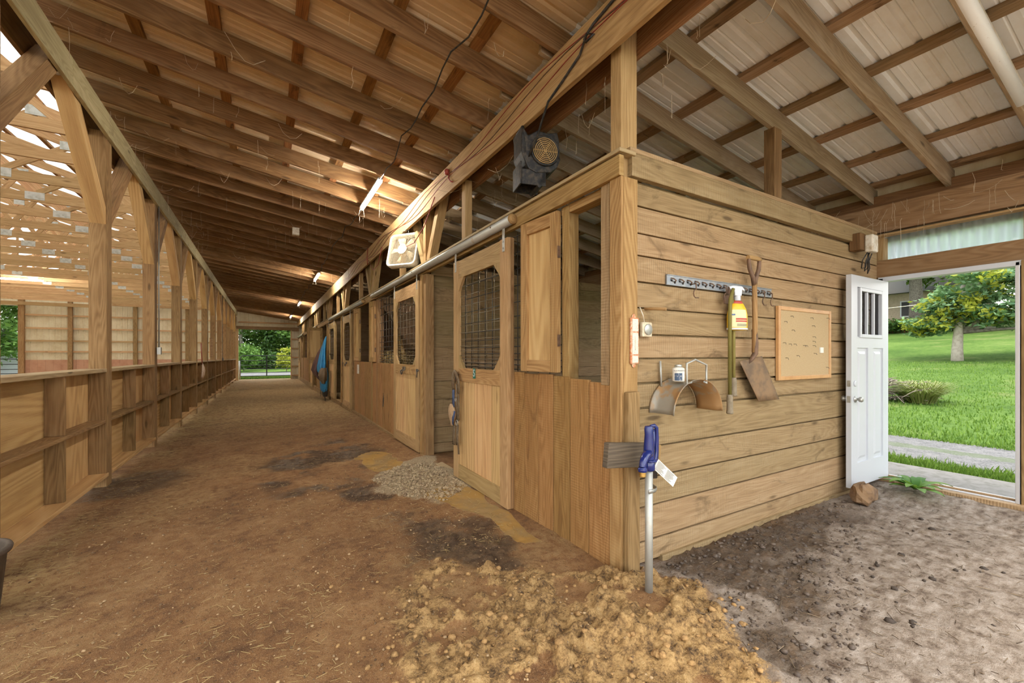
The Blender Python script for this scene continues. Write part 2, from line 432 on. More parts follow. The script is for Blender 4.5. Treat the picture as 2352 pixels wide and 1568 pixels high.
# ------------------------------------------------------------------ dirt floor
def floor_mesh():
    xs = np.concatenate([np.linspace(-15.5, -2.2, 24)[:-1], np.linspace(-2.2, .3, 61)[:-1], np.linspace(.3, 2.7, 201)[:-1], np.linspace(2.7, 6.05, 136)])
    ys = np.concatenate([np.linspace(-4, .2, 14)[:-1], np.linspace(.2, .8, 15)[:-1], np.linspace(.8, 2.8, 171)[:-1], np.linspace(2.8, 6.6, 150)[:-1], np.linspace(6.6, 12, 91)[:-1], np.linspace(12, 33.2, 90)])
    X, Y = np.meshgrid(xs, ys)
    jx = (fbm(X, Y, 3.1, 4, 3)-.47)*.5; jy = (fbm(X, Y, 3.1, 4, 9)-.47)*.5
    Xn, Yn = X+jx, Y+jy
    sand = sst(polysd(Xn, Yn, [(.68, 2.62), (.60, 2.2), (.50, 1.7), (.8, 1.2), (1.75, .95), (2.2, 1.4), (2.12, 1.86), (1.9, 1.93), (1.55, 2.15), (1.3, 2.45), (1.0, 2.75)]), .14, -.12)
    sand = sand*sst(fbm(X, Y, 4.5, 4, 30), .30, .46)
    mud = sst(polysd(Xn, Yn, [(-.2, 6.3), (.4, 7.3), (1.2, 7.9), (1.6, 6.4), (1.0, 5.1), (1.3, 4.1), (1.75, 2.7), (1.93, 1.98), (1.2, 2.35), (.7, 2.8), (.95, 3.6), (.2, 4.5)]), .25, -.3)*sst(fbm(X, Y, 2.2, 4, 41), .34, .60)
    mud = np.maximum(mud, sst(np.hypot((Xn+1.35)/.7, (Yn-6.6)/.9), 1.1, .4)*.8)
    mud = np.maximum(mud, .85*sst(np.abs(Yn-1.84)/.42, 1.1, .5)*sst(X, 2.0, 2.5)*sst(X, 5.2, 4.0))
    mud = np.maximum(mud, .8*sst(polysd(Xn, Yn, [(2.2, 1.9), (4.5, 1.9), (3.4, 1.35), (2.5, 1.05), (1.9, .8), (1.75, 1.0), (2.3, 1.5)]), .2, -.15)*sst(fbm(X, Y, 3, 4, 51), .32, .52))
    grey = sst(polysd(Xn, Yn, [(2.05, 1.95), (2.2, 1.5), (1.6, .85), (1.2, -1), (7, -1), (7, 1.95)]), .18, -.18)
    pud = sst(np.hypot((Xn-1.36)/.30, (Yn-5.75)/.62), 1.05, .85)
    pud = np.maximum(pud, sst(polysd(Xn*.35+X*.65, Yn*.35+Y*.65, [(1.33, 4.15), (1.5, 3.8), (1.62, 3.2), (1.62, 2.62), (1.77, 2.6), (1.84, 3.4), (1.84, 4.2)]), .05, -.05))
    grav = sst(polysd(Xn, Yn, [(1.02, 5.0), (1.5, 5.45), (1.9, 5.5), (1.9, 4.1), (1.5, 3.75), (1.12, 4.25)]), .1, -.1)
    straw = sst(Y, 8, 13)*.8+.55*sst(np.abs(X+1.45), .5, .1)*sst(fbm(X, Y, 2, 3, 77), .35, .6)+.3*sst(fbm(X, Y, 1.1, 3, 78), .5, .7)
    Z = gz(X, Y)
    near = sst(Y, 15, 7)
    Z = Z+near*((fbm(X, Y, 9, 3, 5)-.47)*.022+(fbm(X, Y, 1.1, 3, 6)-.47)*.06)
    cl = fbm(X, Y, 11, 3, 21)
    lump = worley(X, Y, 14, 5)*.045*sst(fbm(X, Y, 5, 3, 90), .40, .60)+worley(X, Y, 30, 8)*.022*sst(fbm(X, Y, 8, 3, 91), .35, .55)+worley(X, Y, 55, 9)*.009
    Z = Z+sand*(.006+.05*sst(cl, .42, .72)+(fbm(X, Y, 34, 2, 22)-.4)*.02+lump)
    Z = Z+.05*sst(np.hypot((X-1.75)/.5, (Y-1.62)/.5), 1, .1)
    Z = Z+mud*((fbm(X, Y, 26, 3, 23)-.47)*.035+worley(X, Y, 34, 12)*.012*(X > 2))
    Z = Z+grav*(.012+(fbm(X, Y, 40, 2, 24)-.45)*.02)
    rut = np.sin((X*.45+Y*.9)*17+fbm(X, Y, 2.5, 3, 60)*9)
    Z = Z+grey*(rut*.006*fbm(X, Y, 2, 2, 61)+(fbm(X, Y, 22, 3, 25)-.47)*.022)
    Z = np.where(pud > .3, np.minimum(Z, gz(X, Y)+.002), Z)*(1)
    Z = Z+(X > 5.0)*sst(X, 5.0, 5.6)*.055
    R, C = X.shape
    v = np.stack([X, Y, Z], -1).reshape(-1, 3)
    i = np.arange(R*C).reshape(R, C)
    f = np.stack([i[:-1, :-1], i[:-1, 1:], i[1:, 1:], i[1:, :-1]], -1).reshape(-1, 4)
    me = bpy.data.meshes.new('floor'); me.vertices.add(len(v)); me.vertices.foreach_set('co', v.astype(np.float32).ravel())
    me.loops.add(f.size); me.loops.foreach_set('vertex_index', f.astype(np.int32).ravel())
    me.polygons.add(len(f)); me.polygons.foreach_set('loop_start', np.arange(0, f.size, 4, dtype=np.int32))
    me.update(calc_edges=True); me.validate()
    me.polygons.foreach_set('use_smooth', np.ones(len(me.polygons), bool))
    for nm, ch in (('mask', (sand, mud, grey)), ('extra', (pud, straw, grav))):
        a = me.attributes.new(nm, 'FLOAT_COLOR', 'POINT')
        a.data.foreach_set('color', np.stack([*(c.ravel() for c in ch), np.ones(R*C)], -1).astype(np.float32).ravel())
    o = bpy.data.objects.new('floor', me); COL.objects.link(o)
    global GH
    def GH(x, y):
        a = min(max(np.searchsorted(xs, x), 1), C-1); b = min(max(np.searchsorted(ys, y), 1), R-1)
        return float(Z[b, a])
    return o
def floor_mat():
    m, nt, p, out = newmat('barn_dirt'); N = NT(nt)
    pos = N.n('NewGeometry').outputs['Position']
    a1 = N.n('SeparateColor'); N.l(N.n('Attribute', attribute_name='mask').outputs['Color'], a1.inputs[0])
    a2 = N.n('SeparateColor'); N.l(N.n('Attribute', attribute_name='extra').outputs['Color'], a2.inputs[0])
    n1 = N.noise(pos, 2.2, 6, .65); n2 = N.noise(pos, 14, 5, .7); n3 = N.noise(pos, 75, 4, .75); n4 = N.noise(pos, 230, 2, .6)
    base = N.ramp(N.math('ADD', N.math('MULTIPLY', n1, .5), N.math('MULTIPLY', n2, .5)), [(.34, (.13, .06, .024)), (.5, (.27, .135, .052)), (.66, (.38, .22, .095))])
    base = N.mix(N.math('MULTIPLY', N.smooth(n4, .60, .68), .8), base, (.50, .35, .19))
    base = N.mix(N.smooth(n3, .42, .33), base, (.085, .042, .02))
    st = N.math('MULTIPLY', a2.outputs[1], N.smooth(n2, .35, .6))
    base = N.mix(N.math('MULTIPLY', st, .75), base, (.50, .37, .17))
    sc = N.ramp(N.math('ADD', N.math('MULTIPLY', n2, .6), N.math('MULTIPLY', n3, .4)), [(.38, (.085, .05, .025)), (.46, (.26, .15, .06)), (.54, (.46, .28, .11)), (.64, (.56, .37, .17))])
    gc = N.ramp(N.math('ADD', N.math('MULTIPLY', N.noise(N.vmath('MULTIPLY', pos, (2, 5, 1)), 3, 5, .7), .5), N.math('MULTIPLY', n2, .5)), [(.38, (.12, .08, .055)), (.48, (.26, .20, .15)), (.64, (.43, .36, .30))])
    mc = N.ramp(n2, [(.38, (.028, .017, .009)), (.62, (.14, .085, .045))])
    def edge(ch, lo=.25, hi=.75, k=1.3):
        return N.smooth(N.math('ADD', ch, N.math('MULTIPLY', N.math('SUBTRACT', N.math('ADD', N.math('MULTIPLY', n2, .6), N.math('MULTIPLY', n3, .4)), .5), k)), lo, hi)
    col = N.mix(edge(a1.outputs[2]), base, gc)
    mf = N.math('MULTIPLY', edge(a1.outputs[1], .3, .95, 2.), edge(N.math('MULTIPLY', a1.outputs[1], 3.), .1, .5, .1)); col = N.mix(N.math('MULTIPLY', mf, .9), col, mc)
    sf = edge(a1.outputs[0], .3, .62); col = N.mix(sf, col, sc)
    col = N.mix(edge(a2.outputs[2]), col, N.ramp(n3, [(.35, (.20, .14, .08)), (.6, (.48, .37, .23))]))
    pf = N.smooth(a2.outputs[0], .42, .55)
    col = N.mix(pf, col, N.mix(N.smooth(n1, .4, .6), (.40, .235, .07), (.30, .20, .09)))
    N.l(col, p.inputs['Base Color'])
    wet = N.math('MULTIPLY', mf, N.smooth(n1, .42, .58))
    r = N.math('SUBTRACT', .95, N.math('MULTIPLY', wet, .5))
    N.l(N.math('SUBTRACT', r, N.math('MULTIPLY', pf, .80), clamp=True), p.inputs['Roughness'])
    p.inputs['Specular IOR Level'].default_value = .35
    h = N.math('ADD', N.math('MULTIPLY', n2, .6), N.math('MULTIPLY', n3, .4))
    bp = N.n('Bump'); bp.inputs['Distance'].default_value = .03; N.l(h, bp.inputs['Height'])
    N.l(N.math('MULTIPLY', N.math('SUBTRACT', 1, pf), 1.), bp.inputs['Strength']); N.l(bp.outputs[0], p.inputs['Normal'])
    return m
FLOOR = floor_mesh(); FLOOR.data.materials.append(floor_mat())
struct(FLOOR, 'brown dirt floor of the barn with orange sand by the hydrant', 'floor')

# ------------------------------------------------------------------ roof sheets
def ribbed(name, mat, x0, x1, zf, y0, y1, pitch=.2286, h=.019, axis='x'):
    """ribbed sheet; ribs run along x (or along z for wall siding)"""
    mb = MB(); prof = []; y = y0
    while y < y1:
        for a, b in ((0, 0), (.052, 0), (.058, .005), (.066, .005), (.072, 0), (.118, 0), (.124, .005), (.132, .005), (.138, 0), (.178, 0), (.192, h), (.214, h)):
            if y+a < y1: prof.append((y+a, b))
        y += pitch
    prof.append((y1, 0))
    P = [[], []]
    for yy, b in prof:
        if axis == 'x':
            P[0].append((x0, yy, zf(x0)+b)); P[1].append((x1, yy, zf(x1)+b))
        else:                                   # wall siding in the plane y=const; here yy runs along world x
            P[0].append((yy, x0, zf[0])); P[1].append((yy, x0, zf[1](yy) if callable(zf[1]) else zf[1]))
            P[0][-1] = (yy, x0-b, P[0][-1][2]); P[1][-1] = (yy, x0-b, P[1][-1][2])
    mb.grid(P, smooth=False)
    return mb.build(name, mat)
zroof = lambda x: rz(x)+.185+.04
struct(ribbed('ceiling', ROOF, -1.72, 2.02, zroof, -.7, 32.3), 'ribbed metal roof sheets over the aisle, dusty tan underneath', 'ceiling')
struct(ribbed('ceiling', ROOF2, 2.02, 6.05, zroof, -.7, 32.3), 'ribbed pale metal roof sheets over the horse stalls', 'ceiling')
zar = lambda x: 4.78+(-1.35-x)*.30
struct(ribbed('ceiling', SKYL, -1.35, -7.7, zar, -.7, 32.3), 'metal roof sheets above the arena trusses', 'ceiling')
struct(ribbed('ceiling', SKYL, -7.7, -14, lambda x: 4.78+.30*6.35-(-7.7-x)*.30, -.7, 32.3), 'light roof sheets on the far slope above the arena', 'ceiling')

# purlins
PX = [-.99+.62*k for k in range(12)]
for k, x in enumerate(PX):
    z = rz(x)+.185+.019; mb = MB()
    left = x < 1.9
    y = -.65
    while y < 32.2:
        L = min(3.66, 32.25-y); mb.bar((x, y, z), (x, y+L-.004, z), .089, .038, up=(.151, 0, 1)); y += 3.66
    o = mb.build('purlin', W_PURL if left else W_PURL2)
    tag(o, '%s roof purlin, %s from the %s' % ('stained brown' if left else 'mottled water-stained', ordn(k if left else 11-k), 'left eave of the aisle roof' if left else 'outer wall with the white door'), 'purlin', 'roof purlins over the aisle' if left else 'roof purlins over the stalls')
# rafters
mb = MB(); mb.bar((-1.74, 0, rz(-1.74)+.0925), (2.18, 0, rz(2.18)+.0925), .04, .185, t=.5); ra = mb.build('rafter', W_RAFT, bevel=.003)
mb = MB(); mb.bar((1.80, 0, rz(1.80)+.0925), (5.95, 0, rz(5.95)+.0925), .04, .185, t=.5); rb = mb.build('rafter', W_RAFT2, bevel=.003)
n = 0
for k in range(-4, 50):
    y = 1.945+.6135*k
    for src, dy, nm in ((ra, 0, 'brown'), (rb, .085, 'dusty tan')):
        o = src if k == -4 else src.copy()
        if k > -4: COL.objects.link(o)
        o.location = (0, y+dy+(.0 if src is ra else 0), 0)
        if src is ra: tag(o, 'brown aisle rafter, %s of the row counting from the nearest' % ordn(k+4), 'rafter', 'rafters over the aisle')
        else: tag(o, 'pale stall rafter, %s of the row counting from the nearest' % ordn(k+4), 'rafter', 'rafters over the stalls')

# main beams
def longbeam(x0, x1, z0, z1, mat, label, y0=-.6, y1=32.2, seg=6.1):
    mb = MB(); y = y0; k = 0
    while y < y1:
        e = min(y+seg, y1); dz = U(-.008, .008); mb.box((x0+U(-.003, .003), y, z0+dz), (x1, e-.003, z1+dz)); y = e
    o = mb.build('beam', mat, bevel=.004); tag(o, label, 'beam'); return o
longbeam(-1.60, -1.56, 3.90, 4.165, W_GREY, 'long greyed header beam on the arena posts, aisle face')
longbeam(-1.80, -1.76, 3.92, 4.19, W_DARK, 'dark header beam on the arena side of the post row')
longbeam(1.86, 1.90, 3.30, 3.62, W_PINE, 'long pale header beam above the stall fronts, aisle face')
longbeam(1.90, 1.94, 3.345, 3.632, W_PINE, 'second ply of the pale header beam above the stall fronts')
longbeam(2.085, 2.125, 3.33, 3.60, W_RAFT, 'brown header beam on the stall side of the posts')
# ------------------------------------------------------------------ arena side: posts, knee wall
def post_proto():
    t = thing('barn_post', (0, 0, 0), '', 'post')
    mb = MB(); mb.box((-1.76, -.19, -.3), (-1.602, 0, 4.15), t=.5); mb.build('post', W_POST, t, bevel=.006)
    for sg in (-1, 1):
        mb = MB(); y0 = -.10+sg*.085
        mb.bar((-1.68, y0-sg*.06, 3.10), (-1.68, y0+sg*1.02, 4.22), .14, .14, up=(1, 0, 0), t=.6+.2*sg)
        mb.build('brace', W_PLY if sg < 0 else W_POST, t, bevel=.005)
    return t
pp = post_proto()
for k, y in enumerate(POSTY):
    o = pp if k == 0 else copy_tree(pp)
    o.location = (0, y, gz(-1.7, y))
    tag(o, 'brown post with knee braces between aisle and arena, %s from the near end' % ordn(k), 'post', 'arena posts')
def knee_bay():
    t = thing('knee_wall', (0, 0, 0), '', 'knee wall'); y1 = 2.47-.19
    mb = MB(); mb.box((-1.775, -.02, .0), (-1.762, 1.20, 1.18), t=.35); mb.box((-1.775, 1.204, .0), (-1.762, y1+.02, 1.18), t=.7); mb.build('plywood_panel', W_PLY, t)
    mb = MB(); mb.box((-1.83, .0, 1.18), (-1.60, y1, 1.22)); mb.build('top_ledge', W_LIP, t, bevel=.004)
    mb = MB(); mb.box((-1.76, .0, .585), (-1.61, y1+.03, .622)); mb.build('middle_rail', W_POST, t, bevel=.004)
    mb = MB(); mb.box((-1.76, .0, -.04), (-1.59, y1+.03, .0)); mb.build('bottom_rail', W_PLY, t, bevel=.004)
    for z0, z1 in ((0, .585), (.622, 1.18)):
        mb = MB(); mb.box((-1.76, 1.16, z0), (-1.625, 1.20, z1)); mb.build('stud', W_POST, t, bevel=.004)
    return t
kb = knee_bay()
for k in range(11):
    o = kb if k == 0 else copy_tree(kb)
    o.location = (0, POSTY[k], 0 if k < 3 else -.01*(k-2))
    tag(o, 'plywood kick wall bay with ledges along the arena, %s bay from the near end' % ordn(k), 'knee wall', 'plywood kick wall bays')

# ------------------------------------------------------------------ arena trusses
def truss():
    t = thing('roof_truss', (0, 0, 0), '', 'truss'); s = .28
    zb = 4.24
    mb = MB(); mb.bar((-1.62, 0, zb+.08), (-7.6, 0, zb+.08), .04, .16); mb.bar((-7.603, 0, zb+.08), (-13.8, 0, zb+.08), .04, .16); mb.build('bottom_chord', W_TRUSS, t)
    zt = lambda x: 4.52+(-1.35-x)*.30
    mb = MB(); mb.bar((-1.40, 0, zt(-1.40)), (-7.7, 0, zt(-7.7)), .04, .14); mb.bar((-7.7, 0, zt(-7.7)), (-14, 0, zt(-1.40)), .04, .14); mb.build('top_chord', W_TRUSS, t)
    pts = [-2.9, -4.4, -6.0, -7.7]; bot = [-3.6, -5.2, -6.9]
    seq = [(-2.3, -2.9), (-3.7, -2.9), (-3.7, -4.7), (-5.4, -4.7), (-5.4, -6.4), (-7.7, -6.4), (-7.7, -7.7)]
    for a, b in seq:
        mb = MB(); mb.bar((a, 0, zb+.14), (b, 0, zt(b)-.05), .038, .09); mb.build('web', W_TRUSS, t)
    for a in (-3.7, -5.4, -7.7):
        mb = MB(); mb.box((a-.13, -.024, zb+.03), (a+.13, .024, zb+.17)); mb.build('nail_plate', GALV, t)
    for b in (-2.9, -4.7, -6.4):
        mb = MB(); mb.box((b-.11, -.024, zt(b)-.12), (b+.11, .024, zt(b)+.02)); mb.build('nail_plate', GALV, t)
    return t
tr = truss()
for k in range(24):
    o = tr if k == 0 else copy_tree(tr)
    y = 4.05+1.2*k
    o.location = (0, y, U(-.02, .02))
    tag(o, 'timber roof truss over the arena, %s counting from the nearest' % ordn(k), 'truss', 'arena roof trusses')
for k in range(10):
    x = -1.75-.62*k; mb = MB(); z = zar(x)-.03
    mb.bar((x, -.6, z), (x, 32.2, z), .089, .038, up=(.3, 0, 1))
    o = mb.build('purlin', W_PURL); tag(o, 'brown purlin over the arena, %s from the post row' % ordn(k), 'purlin', 'arena roof purlins')

# ------------------------------------------------------------------ far end wall
def ztop(x): return (zar(x) if x > -7.7 else 2*zar(-7.7)-zar(x))-.02 if x < -1.6 else zroof(x)-.02
o = ribbed('wall_end', SIDING, 32.28, None, (1.08, ztop), -11.0, -1.62, axis='z'); struct(o, 'cream ribbed metal siding of the arena end wall', 'wall')
o = ribbed('wall_end', SIDING, 32.28, None, (3.98, ztop), -14, -11.0, axis='z'); struct(o, 'cream ribbed siding above the arena end opening', 'wall')
o = ribbed('wall_end', SIDING, 32.28, None, (3.22, ztop), -1.62, 1.50, axis='z'); struct(o, 'cream ribbed siding above the aisle end opening', 'wall')
o = ribbed('wall_end', SIDING, 32.28, None, (-.25, ztop), 1.50, 5.9, axis='z'); struct(o, 'cream ribbed siding beside the aisle end opening', 'wall')
o = ribbed('wall_left', SIDING, 0, None, (1.6, 4.9), -.6, 32.2, axis='z'); o.rotation_euler = (0, 0, math.pi/2); o.location = (-14.15, 0, 0); struct(o, 'cream siding of the far long side of the arena', 'wall')
mb = MB(); x = -11.1
while x < -1.7:
    mb.box((x, 32.17, -.3), (x+.295, 32.20, 1.12)); x += .30
struct(mb.build('baseboard_end', PINK), 'reddish grooved wood skirting along the arena end wall', 'baseboard')
GI = [(-11.0, -1.62, z, 'arena end wall') for z in (1.56, 2.14, 2.82, 3.52)]+[(-1.5, 1.9, 3.5, 'aisle end gable')]+[(1.5, 1.95, z, 'narrow wall beside the far opening') for z in (.0, .62, 1.22, 1.82, 2.45, 3.05)]
for k, (a, b, z, w) in enumerate(GI):
    mb = MB(); mb.box((a, 32.14, z-.045), (b, 32.18, z+.045)); o = mb.build('girt', W_TRUSS)
    tag(o, 'brown girt on the %s, %.1f metres up' % (w, z+.2), 'girt', 'end wall girts')
for k, (a, b) in enumerate(((-11.17, -10.95), (-9.31, -9.13), (-6.6, -6.42), (-4.2, -4.02))):
    mb = MB(); mb.box((a, 32.02, -.3), (b, 32.17, 4.3)); o = mb.build('post', W_POST)
    tag(o, 'brown post on the arena end wall, %s from the arena gateway' % ordn(k), 'post', 'end wall posts')
mb = MB(); mb.box((-14, 31.9, 4.0), (-7.6, 32.02, 4.18)); o = mb.build('header_board', W_TRUSS); tag(o, 'header over the arena end gateway', 'beam')
mb = MB(); mb.box((-7.5, 32.0, 4.16), (-1.7, 32.12, 4.30)); o = mb.build('header_board', W_TRUSS); tag(o, 'header along the arena end wall near the post row', 'beam')
mb = MB(); mb.box((-1.62, 32.05, 3.03), (1.96, 32.16, 3.24)); o = mb.build('header_board', W_BROWN); tag(o, 'brown header over the far aisle opening', 'beam')
mb = MB(); mb.box((1.46, 32.0, -.3), (1.52, 32.2, 3.05)); o = mb.build('jamb', W_TRUSS); tag(o, 'right timber jamb of the far aisle opening', 'post')
mb = MB(); mb.box((-1.62, 31.9, -.3), (-1.50, 32.25, 3.05)); o = mb.build('jamb', W_TRUSS); tag(o, 'left timber jamb of the far aisle opening', 'post')

# tube gates
def gate(name, x0, x1, y, z0, z1, label, mid=True):
    t = thing(name, ((x0+x1)/2, y, z0), label, 'gate'); w = (x1-x0)/2; h = z1-z0; r = .025
    mb = MB(); c = .16; pts = [(-w, 0, 0)]
    pts += [(-w, 0, h-c)]+[(-w+c-c*math.cos(a), 0, h-c+c*math.sin(a)) for a in (.4, .8, 1.2)]+[(-w+c, 0, h), (w-c, 0, h)]+[(w-c+c*math.sin(a), 0, h-c+c*math.cos(a)) for a in (.4, .8, 1.2)]+[(w, 0, h-c), (w, 0, 0)]
    mb.tube(pts, r, 8, closed=True); mb.build('gate_frame', BLACKP, t)
    for q in (.17, .34, .53, .76):
        mb = MB(); mb.tube([(-w, 0, h*q), (w, 0, h*q)], .02, 6); mb.build('rail', BLACKP, t)
    mb = MB(); mb.box((-.03, -.03, 0), (.03, .03, h)); mb.build('upright', BLACKP, t)
    return t
gate('tube_gate', -1.42, 1.55, 32.9, -.02, 1.33, 'black tubular gate across the far end of the aisle')
gate('tube_gate', -14.0, -11.32, 32.6, .0, 1.17, 'black tubular gate at the arena end opening')
mb = MB(); mb.tube([(-1.47, 32.9, -.4), (-1.47, 32.9, 1.0)], .05, 8); o = mb.build('gate_post', GALV); tag(o, 'short steel post the far aisle gate hangs on', 'post')

# ------------------------------------------------------------------ front plank wall of the near stall
mb = MB(); zs = [.02, .158, .383, .573, .775, 1.036, 1.20, 1.36, 1.517, 1.69, 1.86, 2.03, 2.175, 2.352, 2.50]
for a, b in zip(zs, zs[1:]):
    e = U(.006, .013); sl = 0
    b2 = len(mb.v); mb.box((2.06, YW+U(0, .004), a+.002), (XE-.02, YW+.03, b-e)); mb.box((2.06, YW+.031, b-.03), (XE-.02, YW+.04, b+.02), t=0)
struct(mb.build('wall_front', W_OAK, bevel=.003), 'rough sawn plank wall of the near stall with tools hung on it', 'wall')
mb = MB(); mb.box((2.0, YW-.035, 2.515), (XE-.1, YW+.012, 2.665)); o = mb.build('cap_board', W_OAK, bevel=.004); tag(o, 'top board capping the plank wall', 'board')
mb = MB(); mb.box((1.99, YW-.03, 2.668), (XE-.1, YW+.10, 2.70)); o = mb.build('cap_board', W_OAK, bevel=.004); tag(o, 'flat plate lying along the top of the plank wall', 'board')
mb = MB(); mb.box((2.3, YW-.02, -.02), (XE-.05, YW+.02, .035)); o = mb.build('sill_board', W_OAK); tag(o, 'thin sill strip at the foot of the plank wall', 'board')
mb = MB(); mb.box((3.80, 2.0, 2.70), (3.92, 2.09, 3.36)); o = mb.build('post', W_RAFT, bevel=.004); tag(o, 'short dark post standing on the plank wall under a rafter', 'post')
# corner post
t = thing('corner_post', (0, 0, 0), 'golden timber post at the near corner of the stalls', 'post')
mb = MB(); mb.box((1.945, YW+.005, -.05), (2.085, YW+.10, 3.62), t=.7); mb.build('post', W_PINE, t, bevel=.004)
mb = MB(); mb.box((1.935, YW-.03, .0), (2.055, YW+.004, 2.50), t=.6); mb.build('corner_board', W_FRONT, t, bevel=.004)
mb = MB(); mb.box((1.912, YW-.028, .02), (1.934, YW+.075, 2.50), t=.5); mb.build('corner_board', W_FRONT, t, bevel=.004)
mb = MB(); mb.box((1.93, YW-.075, -.03), (2.03, YW-.032, 1.15), t=.3); o = mb.build('post', W_POST, bevel=.008); tag(o, 'stout brown stub post at the foot of the corner behind the hydrant', 'post')

# ------------------------------------------------------------------ outer wall with the white door
mb = MB(); mb.box((5.93, -.6, -.2), (5.96, .90, 3.4)); mb.box((5.93, 1.97, -.2), (5.96, 2.5, 3.4)); mb.box((5.93, 2.5, -.2), (5.96, 5.3, 1.1)); mb.box((5.93, 2.5, 2.36), (5.96, 5.3, 3.4)); mb.box((5.93, 5.3, -.2), (5.96, 32.2, 3.3)); mb.box((5.93, .9, 2.62), (5.96, 1.97, 3.4))
struct(mb.build('wall_right', SIDING), 'metal outer wall of the barn on the stall side', 'wall')
mb = MB()
for a, b in zip(zs[:-3], zs[1:-2]):
    for y0, y1 in ((2.0, 2.5), (5.3, 31.9)) if 1.1 < b < 2.36 else ((2.0, 31.9),): mb.box((5.80, y0, a), (5.83, y1, b-.006))
struct(mb.build('wall_right', W_STALL), 'planked inner face of the outer stall wall', 'wall')
mb = MB(); mb.box((5.72, -.6, 2.70), (5.80, 32.2, 2.985)); o = mb.build('beam', W_BROWN, bevel=.004); tag(o, 'brown wall beam over the white door carrying the rafter tails', 'beam')
mb = MB(); mb.box((5.83, -.6, 2.99), (5.88, 32.2, 3.13)); o = mb.build('beam', W_DARK); tag(o, 'dark board above the wall beam at the eave', 'beam')
mb = MB(); mb.box((5.70, -.6, 2.655), (5.80, 1.98, 2.672)); o = mb.build('ledger_strip', W_PINE); tag(o, 'pale strip under the brown wall beam', 'board')
mb = MB(); mb.box((5.74, -.6, 2.21), (5.90, 2.0, 2.40)); o = mb.build('door_header', W_BROWN, bevel=.004); tag(o, 'brown header timber between the door and the clear transom', 'beam')
mb = MB(); mb.box((5.69, -.5, -.1), (5.90, .93, 2.21)); o = mb.build('wall_boarding', W_POST, bevel=.004); tag(o, 'brown boarding right of the door opening', 'board')
mb = MB(); mb.box((5.78, 1.91, 2.40), (5.9, 1.97, 2.655)); o = mb.build('transom_post', W_PINE); tag(o, 'pale upright at the left end of the transom', 'post')
mb = MB(); mb.box((5.78, .84, 2.40), (5.9, .93, 2.655)); o = mb.build('transom_post', W_POST); tag(o, 'brown upright at the right end of the transom', 'post')
P = [[], []]
for k in range(90):
    y = .90+k*1.05/89; b = .012*math.cos(k*.95); P[0].append((5.90+b, y, 2.38)); P[1].append((5.90+b, y, 2.68))
mb = MB(); mb.grid(P); o = mb.build('window_1', FIBER); struct(o, 'clear corrugated transom sheet above the white door', 'window')
# door frame, threshold
t = thing('door_frame', (0, 0, 0), 'white metal door frame of the open doorway', 'door frame')
for n_, lo, hi in (('jamb', (5.70, .938, .06), (5.82, .966, 2.2)), ('jamb', (5.70, 1.885, .06), (5.82, 1.93, 2.2)), ('head', (5.70, .915, 2.165), (5.82, 1.93, 2.212))):
    mb = MB(); mb.box(lo, hi); mb.build(n_, ALUM if n_ == 'jamb' else WHITE, t, bevel=.004)
mb = MB(); mb.box((5.70, .965, .06), (5.86, 1.885, .085)); mb.build('threshold', ALUM, t, bevel=.003)
mb = MB(); mb.box((5.735, .965, .085), (5.765, 1.885, .10)); mb.build('threshold_strip', W_OAK, t)
mb = MB(); mb.box((5.62, -.4, .02), (5.70, 1.9, .075)); o = mb.build('sill_beam', W_OAK, bevel=.005); tag(o, 'timber sill under the doorway threshold', 'beam')
# white door, open against the plank wall
t = thing('door_1', (0, 0, 0), 'white panelled door standing open against the plank wall', 'door'); t['kind'] = 'structure'
D0, D1, DY, DT = 4.845, 5.70, 1.842, .044
mb = MB()
mb.box((D0, DY, .10), (D0+.13, DY+DT, 2.155)); mb.box((D1-.13, DY, .10), (D1, DY+DT, 2.155)); mb.box((D0+.13, DY, 2.045), (D1-.13, DY+DT, 2.155)); mb.box((D0+.13, DY, 1.45), (D1-.13, DY+DT, 1.56)); mb.box((D0+.13, DY, .10), (D1-.13, DY+DT, .33)); mb.box((D0+.365, DY, .33), (D1-.365, DY+DT, 1.45))
mb.build('door_slab', WHITE, t)
for a in (D0+.13, D1-.365):
    mb = MB(); w = .235; z0, z1 = .33, 1.45
    mb.box((a, DY+.014, z0), (a+w, DY+DT-.014, z1))
    P = [[(a+.035, DY+.013, z0+.035), (a+w-.035, DY+.013, z0+.035), (a+w-.035, DY+.013, z1-.035), (a+.035, DY+.013, z1-.035)], [(a+.06, DY+.004, z0+.06), (a+w-.06, DY+.004, z0+.06), (a+w-.06, DY+.004, z1-.06), (a+.06, DY+.004, z1-.06)]]
    mb.grid(P, smooth=False, closed_u=True); b = len(mb.v); mb.v += P[1]; mb.face([b, b+1, b+2, b+3], [(0, 0)]*4, .5)
    mb.build('raised_panel', WHITE, t)
fx0, fx1, fz0, fz1 = D0+.16, D1-.16, 1.55, 2.04
mb = MB(); q = .035
for lo, hi in (((fx0, DY-.014, fz0), (fx0+q, DY+.05, fz1)), ((fx1-q, DY-.014, fz0), (fx1, DY+.05, fz1)), ((fx0+q, DY-.014, fz0), (fx1-q, DY+.05, fz0+q)), ((fx0+q, DY-.014, fz1-q), (fx1-q, DY+.05, fz1))): mb.box(lo, hi)
gw = (fx1-fx0-2*q)
for k in (1, 2): mb.box((fx0+q+gw*k/3-.011, DY-.004, fz0+q), (fx0+q+gw*k/3+.011, DY+.03, fz1-q))
f = mb.build('glazing_frame', WHITE, t, bevel=.004)
mb = MB(); mb.box((fx0+q, DY+.018, fz0+q), (fx1-q, DY+.024, fz1-q)); mb.build('glass_pane', GLASS, f)
